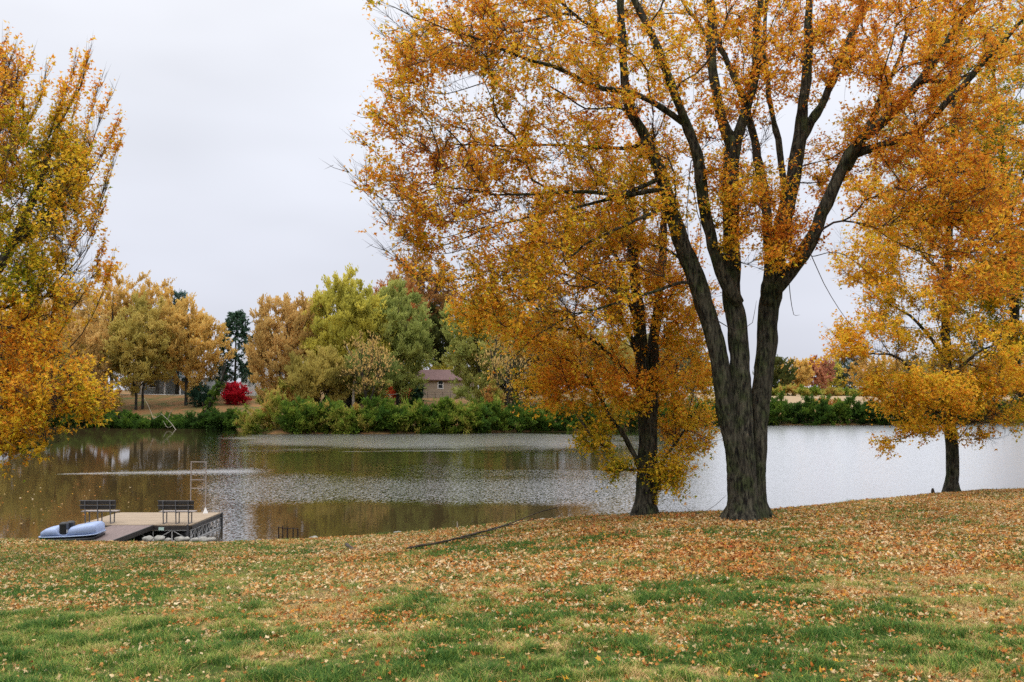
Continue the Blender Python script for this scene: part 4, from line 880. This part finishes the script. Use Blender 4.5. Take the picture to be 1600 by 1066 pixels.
# chain fence before the cabin
b_ = np.array([X(690, 182), 182, Hz(X(690, 182), 182)]); root = empty('wire_fence', b_, 'thin wire fence on dark posts in front of the tan cabin', 'fence')
for px in (668, 680, 692, 704, 716):
    x_ = X(px, 182); zz = Hz(x_, 182); MB().tube([(x_, 182, zz - .2), (x_, 182, zz + 1.25)], .045, 6).build('post', M['twig'], root, off=b_)
r = MB()
for dz in (.3, .75, 1.2): r.tube([(X(px, 182), 182.0, Hz(X(px, 182), 182) + dz) for px in (668, 680, 692, 704, 716)], .022, 4)
r.build('rail', M['twig'], root, off=b_)
# far road: a strip laid on the terrain behind the far lawn
xs = np.linspace(X(150, 192), X(345, 192), 30); V = []
for x_ in xs:
    for yy in (196.5, 199.5): V.append((x_, yy, Hz(x_, yy) + .06))
f = np.array([[2 * i, 2 * i + 2, 2 * i + 3, 2 * i + 1] for i in range(29)]); npmesh('path', np.array(V), f, plain('pale_concrete', (.48, .46, .43), .8, .1, 1), kind='structure')

# ------------------------------------------------------------------ dock
M['deck'] = plain('weathered_deck_board', (.29, .22, .15), .8, .22, 5, stretch=(.4, 5, 1), bump=.3); M['ramp'] = plain('grey_brown_ramp_board', (.17, .125, .115), .8, .2, 5, stretch=(5, .5, 1))
M['galv'] = plain('galvanised_steel', (.46, .46, .46), .5, .2, 9, metal=.3); M['darkmetal'] = plain('dark_steel', (.05, .05, .055), .5, .2, 9); M['float'] = plain('black_plastic_float', (.012, .012, .014), .4, .2, 4)
M['benchmetal'] = plain('grey_bench_steel', (.13, .13, .14), .5, .2, 9, metal=.3)
M['slat'] = plain('dark_bench_slat', (.030, .026, .024), .6, .3, 7); M['seat'] = plain('grey_bench_slat', (.28, .24, .22), .7, .15, 7)
DX0, DX1, DY0, DY1, DZ = -16.45, -12.15, 38.0, 41.9, .64
ctr = np.array([(DX0 + DX1) / 2, (DY0 + DY1) / 2, 0.]); dock = empty('floating_dock', ctr, 'square wooden swim dock with a steel truss frame at the near shore', 'dock')
d = MB(); nb = 28; wd = (DY1 - DY0) / nb
for i in range(nb): d.box((DX0 + RNG.uniform(0, .012), DY0 + i * wd + .004, DZ - .04), (DX1 - RNG.uniform(0, .012), DY0 + (i + 1) * wd - .004, DZ + RNG.uniform(-.002, .002)))
d.build('deck', M['deck'], dock, off=ctr)
d = MB(); g = .03
d.bar((DX0, DY0 - g, DZ - .11), (DX1, DY0 - g, DZ - .11), .04, .14); d.bar((DX0, DY1 + g, DZ - .11), (DX1, DY1 + g, DZ - .11), .04, .14); d.bar((DX0 - g, DY0, DZ - .11), (DX0 - g, DY1, DZ - .11), .04, .14); d.bar((DX1 + g, DY0, DZ - .11), (DX1 + g, DY1, DZ - .11), .04, .14)
d.build('fascia', M['slat'], dock, off=ctr)
def truss(a, b_, nb):
    d = MB(); a = np.array(a, float); b_ = np.array(b_, float); lo = np.array([0, 0, -.40])
    d.bar(a, b_, .05, .045); d.bar(a + lo, b_ + lo, .05, .045)
    for i in range(nb + 1):
        q = a + (b_ - a) * i / nb; d.bar(q + [0, 0, -.02], q + lo + [0, 0, .02], .035, .035)
        if i < nb:
            q2 = a + (b_ - a) * (i + 1) / nb; d.bar(*( (q + lo, q2) if i % 2 == 0 else (q, q2 + lo)), .025, .025)
    return d
for a, b_, nb in (((DX0, DY0 + .02, DZ - .21), (DX1, DY0 + .02, DZ - .21), 6), ((DX1 - .03, DY0 + .08, DZ - .21), (DX1 - .03, DY1 - .05, DZ - .21), 8), ((DX0 + .03, DY0 + .08, DZ - .21), (DX0 + .03, DY1 - .05, DZ - .21), 8), ((DX0, DY1 - .02, DZ - .21), (DX1, DY1 - .02, DZ - .21), 6)):
    truss(a, b_, nb).build('truss', M['galv'], dock, off=ctr)
for fx in (DX0 + .35, (DX0 + DX1) / 2 - .5, DX1 - 1.35):
    MB().box((fx, DY0 + .3, -.25), (fx + 1.0, DY1 - .3, .36), .08).build('float', M['float'], dock, off=ctr)
for cx_, cy_ in ((DX0 + .06, DY1 - .1), (DX1 + .09, DY1 - .15), (DX1 - .1, DY0 - .09)): MB().tube([(cx_, cy_, -1.2), (cx_, cy_, DZ + .02)], .04, 8).build('leg', M['darkmetal'], dock, off=ctr)
MB().box((-13.35, DY0 - .075, DZ - .20), (-13.15, DY0 - .053, DZ - .09)).build('tag', plain('pale_green_tag', (.45, .6, .55), .5, .05), dock, off=ctr)
# gangway
ra = np.array([-14.45, 36.55, .10]); gang = empty('gangway', ra, 'brown boarded gangway leading from the shore up to the dock', 'gangway')
d = MB(); A0 = np.array([-14.75, 34.9, .47]); A1 = np.array([-14.35, DY0 - .06, DZ - .01]); nbd = 22
for i in range(nbd):
    q0 = A0 + (A1 - A0) * i / nbd; q1 = A0 + (A1 - A0) * (i + .94) / nbd; hw = .76
    V = [(q0[0] - hw, q0[1], q0[2] - .035), (q0[0] + hw, q0[1], q0[2] - .035), (q1[0] + hw, q1[1], q1[2] - .035), (q1[0] - hw, q1[1], q1[2] - .035)]; V += [(a, b_, c + .035) for a, b_, c in V]
    d.add(V, [(3, 2, 1, 0), (4, 5, 6, 7), (0, 1, 5, 4), (1, 2, 6, 5), (2, 3, 7, 6), (3, 0, 4, 7)])
d.build('deck', M['ramp'], gang, off=ra)
for sg in (-1, 1):
    o_ = np.array([sg * .79, 0, -.08]); MB().bar(A0 + o_, A1 + o_, .05, .17).build('side_rail', M['slat'], gang, off=ra)
# benches
def bench(cx, cy, label):
    b0 = np.array([cx, cy, DZ]); root = empty('dock_bench', b0, label, 'bench', 'benches on the dock'); w_ = .68
    for k, dx in enumerate((-.48, 0, .48)):
        p = MB(); p.bar((dx, 0, 0), (dx, -.10, .90), .035, .035); p.bar((dx, -.05, .42), (dx, .40, .42), .03, .03); p.bar((dx, .36, 0), (dx, .36, .42), .035, .035); p.bar((dx, -.03, .01), (dx, .40, .01), .04, .02)
        p.build('leg', M['benchmetal'], root)
    for z0 in (.545, .725): MB().box((-w_, -.045, z0), (w_, -.012, z0 + .165), .01).build('back_slat', M['slat'], root)
    p = MB(); p.bar((-w_, -.115, .885), (w_, -.115, .885), .02, .02); p.bar((-w_, -.10, .705), (w_, -.10, .705), .02, .02); p.build('back_rail', M['benchmetal'], root)
    for k in range(3): MB().box((-w_, .03 + k * .135, .436), (w_, .155 + k * .135, .47), .01).build('seat_slat', M['seat'], root)
    return root
bench(X(158, 38.3), 38.32, 'bench with dark backrest at the left corner of the dock')
bench(X(279, 38.2), 38.22, 'bench with dark backrest near the ladder end of the dock')
# swim ladder
lx, ly = X(313, 41.6), 41.6; lb = np.array([lx, ly, DZ]); M['ladder'] = plain('dull_ladder_metal', (.16, .14, .12), .5, .2, 9, metal=.2); lad = empty('swim_ladder', lb, 'tall thin metal swim ladder standing flipped up on the dock', 'ladder')
for sg, z0 in ((-1, .35), (1, 0)): MB().tube([(sg * .31, 0, z0), (sg * .31, -.01, 2.13)], .022, 8).build('rail', M['seat'], lad)
for z0 in (2.12, 1.74, 1.38, 1.03): MB().bar((-.33, -.004, z0), (.33, -.004, z0), .04, .028).build('rung', M['seat'], lad)
MB().add([(.22, -.06, 0), (.40, -.06, 0), (.31, -.03, .26), (.22, .06, 0), (.40, .06, 0), (.31, .03, .26)], [(0, 1, 2), (5, 4, 3), (0, 3, 4, 1), (1, 4, 5, 2), (2, 5, 3, 0)]).build('bracket', M['trim'], lad)

# ------------------------------------------------------------------ pedal boat
def loft(sections, name, mat, parent):
    n = len(sections[0]); V = np.concatenate([np.array(s_) for s_ in sections]); Fs = []
    for i in range(len(sections) - 1):
        for j in range(n): Fs.append((i * n + j, i * n + (j + 1) % n, (i + 1) * n + (j + 1) % n, (i + 1) * n + j))
    Fs += [tuple(range(n))[::-1], tuple(range((len(sections) - 1) * n, len(sections) * n))]
    b_ = MB(); b_.add(V, Fs); return b_.build(name, mat, parent, True)
bx_, by_ = X(120, 35.6), 35.6; bb = np.array([bx_, by_, P(0, 843, 35.6)[2]]); boat = empty('pedal_boat', bb, 'light blue moulded pedal boat with a dark underside beached beside the gangway', 'boat'); boat.scale = (.86, .9, 1); boat.rotation_euler = (0, math.radians(-1.5), math.radians(4))
M['blue'] = plain('pale_blue_hull_plastic', (.26, .33, .52), .38, .10, 3); M['bluerim'] = plain('blue_grey_rim', (.25, .32, .47), .45, .1, 3); M['hull'] = plain('dark_hull', (.02, .022, .028), .5, .2, 5)
def sec(x, hw, z0, z1, n=20, e=.35):
    o_ = []
    for k in range(n):
        a = 2 * math.pi * k / n; c, s_ = math.cos(a), math.sin(a); o_.append((x, hw * math.copysign(abs(c) ** e, c), (z0 + z1) / 2 + (z1 - z0) / 2 * math.copysign(abs(s_) ** e, s_)))
    return o_
loft([sec(x, hw, z0, .16, e=.5) for x, hw, z0 in ((-1.16, .45, .12), (-1.08, .58, .02), (-.8, .66, -.04), (0, .68, -.08), (.8, .66, -.05), (1.05, .6, .0), (1.15, .5, .12))], 'hull', M['hull'], boat)
loft([sec(x, hw, .155 + dz, .205 + dz, e=.4) for x, hw, dz in ((-1.19, .45, 0), (-1.12, .62, .0), (-.8, .70, .0), (0, .72, .0), (.8, .71, .02), (1.1, .66, .04), (1.18, .5, .05))], 'rim', M['bluerim'], boat)
loft([sec(x, hw, .18, z1 * .97, e=.5) for x, hw, z1 in ((-1.12, .42, .27), (-1.07, .56, .38), (-.9, .62, .47), (-.6, .64, .52), (-.45, .64, .50), (-.38, .60, .36), (-.22, .58, .27), (-.05, .58, .27), (.02, .60, .42), (.10, .63, .50), (.3, .64, .52), (.5, .64, .56), (.8, .64, .60), (1.0, .62, .60), (1.1, .56, .54), (1.15, .42, .30))], 'body', M['blue'], boat)
MB().box((-.33, -.60, .24), (-.05, -.26, .66), .05).build('seat', M['float'], boat); MB().box((-.33, .10, .24), (-.05, .44, .62), .05).build('seat', M['float'], boat)
MB().tube([(.0, -.50, .28), (.0, -.62, .33), (.0, -.60, .42)], .02, 6).build('handle', M['galv'], boat)

# ------------------------------------------------------------------ shoreline bits
M['stone'] = plain('pale_shore_stone', (.27, .26, .235), .85, .25, 9, bump=.5)
def stone(px, py, Yd, wm, label, group='stones in front of the dock'):
    c = P(px, py, Yd); n1, n2 = 9, 14; V = []; sd = px * .37
    for i in range(n1 + 1):
        for j in range(n2):
            a, b_ = math.pi * i / n1, 2 * math.pi * j / n2; V.append((math.sin(a) * math.cos(b_), math.sin(a) * math.sin(b_), math.cos(a)))
    V = np.array(V); V = V * (.65 + .55 * vnoise(V * 1.5 + sd) + .15 * vnoise(V * 4 + sd))[:, None] * [wm / 2, wm * .38, wm * .30]
    Fs = [(i * n2 + j, i * n2 + (j + 1) % n2, (i + 1) * n2 + (j + 1) % n2, (i + 1) * n2 + j) for i in range(n1) for j in range(n2)]
    b_ = MB(); b_.add(V, [f[::-1] for f in Fs]); o_ = b_.build('shore_stone', M['stone'], None, True, label=label, cat='stone', group=group); o_.location = c
for px, py, wm in ((231, 843, .42), (249, 842, .40), (263, 844, .25), (280, 843, .34), (291, 843, .28), (306, 844, .30), (317, 844, .40), (330, 844, .36), (240, 845, .22), (300, 845, .2)): stone(px, py, 36.3, wm, 'pale rounded stone in the line along the water before the dock')
for px, py, Yd, wm, lab in ((491, 842, 34.8, .34, 'pale flat stone on the shore right of the rusty rack'), (622, 834, 34.2, .3, 'small pale stone at the waterline left of the fallen branch'), (850, 815, 31.4, .35, 'flat grey stone on the bank beside the fallen branch tip'), (420, 846, 35.2, .2, 'little stone on the shore left of the rusty rack')): stone(px, py, Yd, wm, lab, None)
M['rust'] = plain('rusty_iron', (.022, .012, .009), .8, .4, 20)
rb_ = P(450, 846, 36.6); rk = empty('rusty_rack', rb_, 'rusty iron rack of five upright bars standing at the water edge', 'rack')
for px, yt in ((435, 823), (441.5, 822), (448.5, 824), (457.5, 824.5), (465, 826)):
    a, b_ = P(px, 850, 36.6), P(px + .3, yt, 36.6); MB().tube([a, (a + b_) / 2 + [.008, 0, 0], b_], .026, 6).build('bar', M['rust'], rk, off=rb_)
MB().tube([P(435, 824.5, 36.57), P(450, 826, 36.57), P(465, 826.5, 36.57)], .014, 6).build('crossbar', M['rust'], rk, off=rb_)
# stakes
a = P(714, 828, 33.2); a[2] = Hz(a[0], a[1]) - .1; deadwood('wooden_stake', 'short pale stake at the waterline above the fallen branch', [([a, a + [.0, 0, .22], P(714.5, 815, 33.2)], .045, .03)], M['twig_pale'], 'stake', a)
a = GP(1453, 40.5); a[2] -= .05; deadwood('wooden_stake', 'small dark stump by the water left of the water edge maple', [([a, a + [0, 0, .15], a + [0, 0, .36]], .09, .07)], M['twig'], 'stake', a)
# fallen branches on the lawn
def on(px, py0, Yd, lift=.03):
    g = GP(px, Yd); return g + [0, 0, lift]
def ray_ground(px, py):
    prev = None
    for Yd in np.arange(8, 48, .1):
        q = P(px, py, Yd)
        if q[2] < Hz(q[0], q[1]): return q + [0, 0, .03]
    return P(px, py, 31)
g0 = ray_ground(636, 857)
def rg(px, py, up=1.3, Ymax=29.0):
    q = ray_ground(px, py); return P(px, py, min(q[1] - up, Ymax))
g0 = rg(636, 857, .8)
lm = [([g0] + [rg(a, b) for a, b in ((690, 846), (735, 836), (775, 824), (820, 811), (850, 799), (877, 791))], .034, .013),
      ([rg(a, b) for a, b in ((735, 836), (765, 829), (800, 819), (838, 811))], .028, .010), ([rg(a, b) for a, b in ((700, 844), (740, 838), (775, 836))], .024, .008),
      ([rg(a, b) for a, b in ((868, 793), (873, 800), (877, 808))], .012, .005)]
deadwood('fallen_branch', 'long dead branch lying on the leaves with its tip over the water', lm, M['twig'], 'branch', g0, .006)
g0 = ray_ground(543, 857); deadwood('fallen_branch', 'short dark stick lying in the grass left of the long dead branch', [([g0 + [-.02, 0, .06], ray_ground(550, 861) + [0, 0, .05], ray_ground(563, 864)], .05, .025)], M['twig'], 'branch', g0)
g0 = ray_ground(1065, 802); deadwood('fallen_branch', 'thin bare twig leaning up against the base of the three-stemmed trunk', [([g0, P(1090, 801, 25.5), P(1115, 788, 25.3), P(1136, 773, 25)], .014, .006), ([P(1090, 801, 25.5), P(1075, 797, 25.7), P(1060, 780, 25.9)], .008, .004)], M['twig'], 'branch', g0, .004)
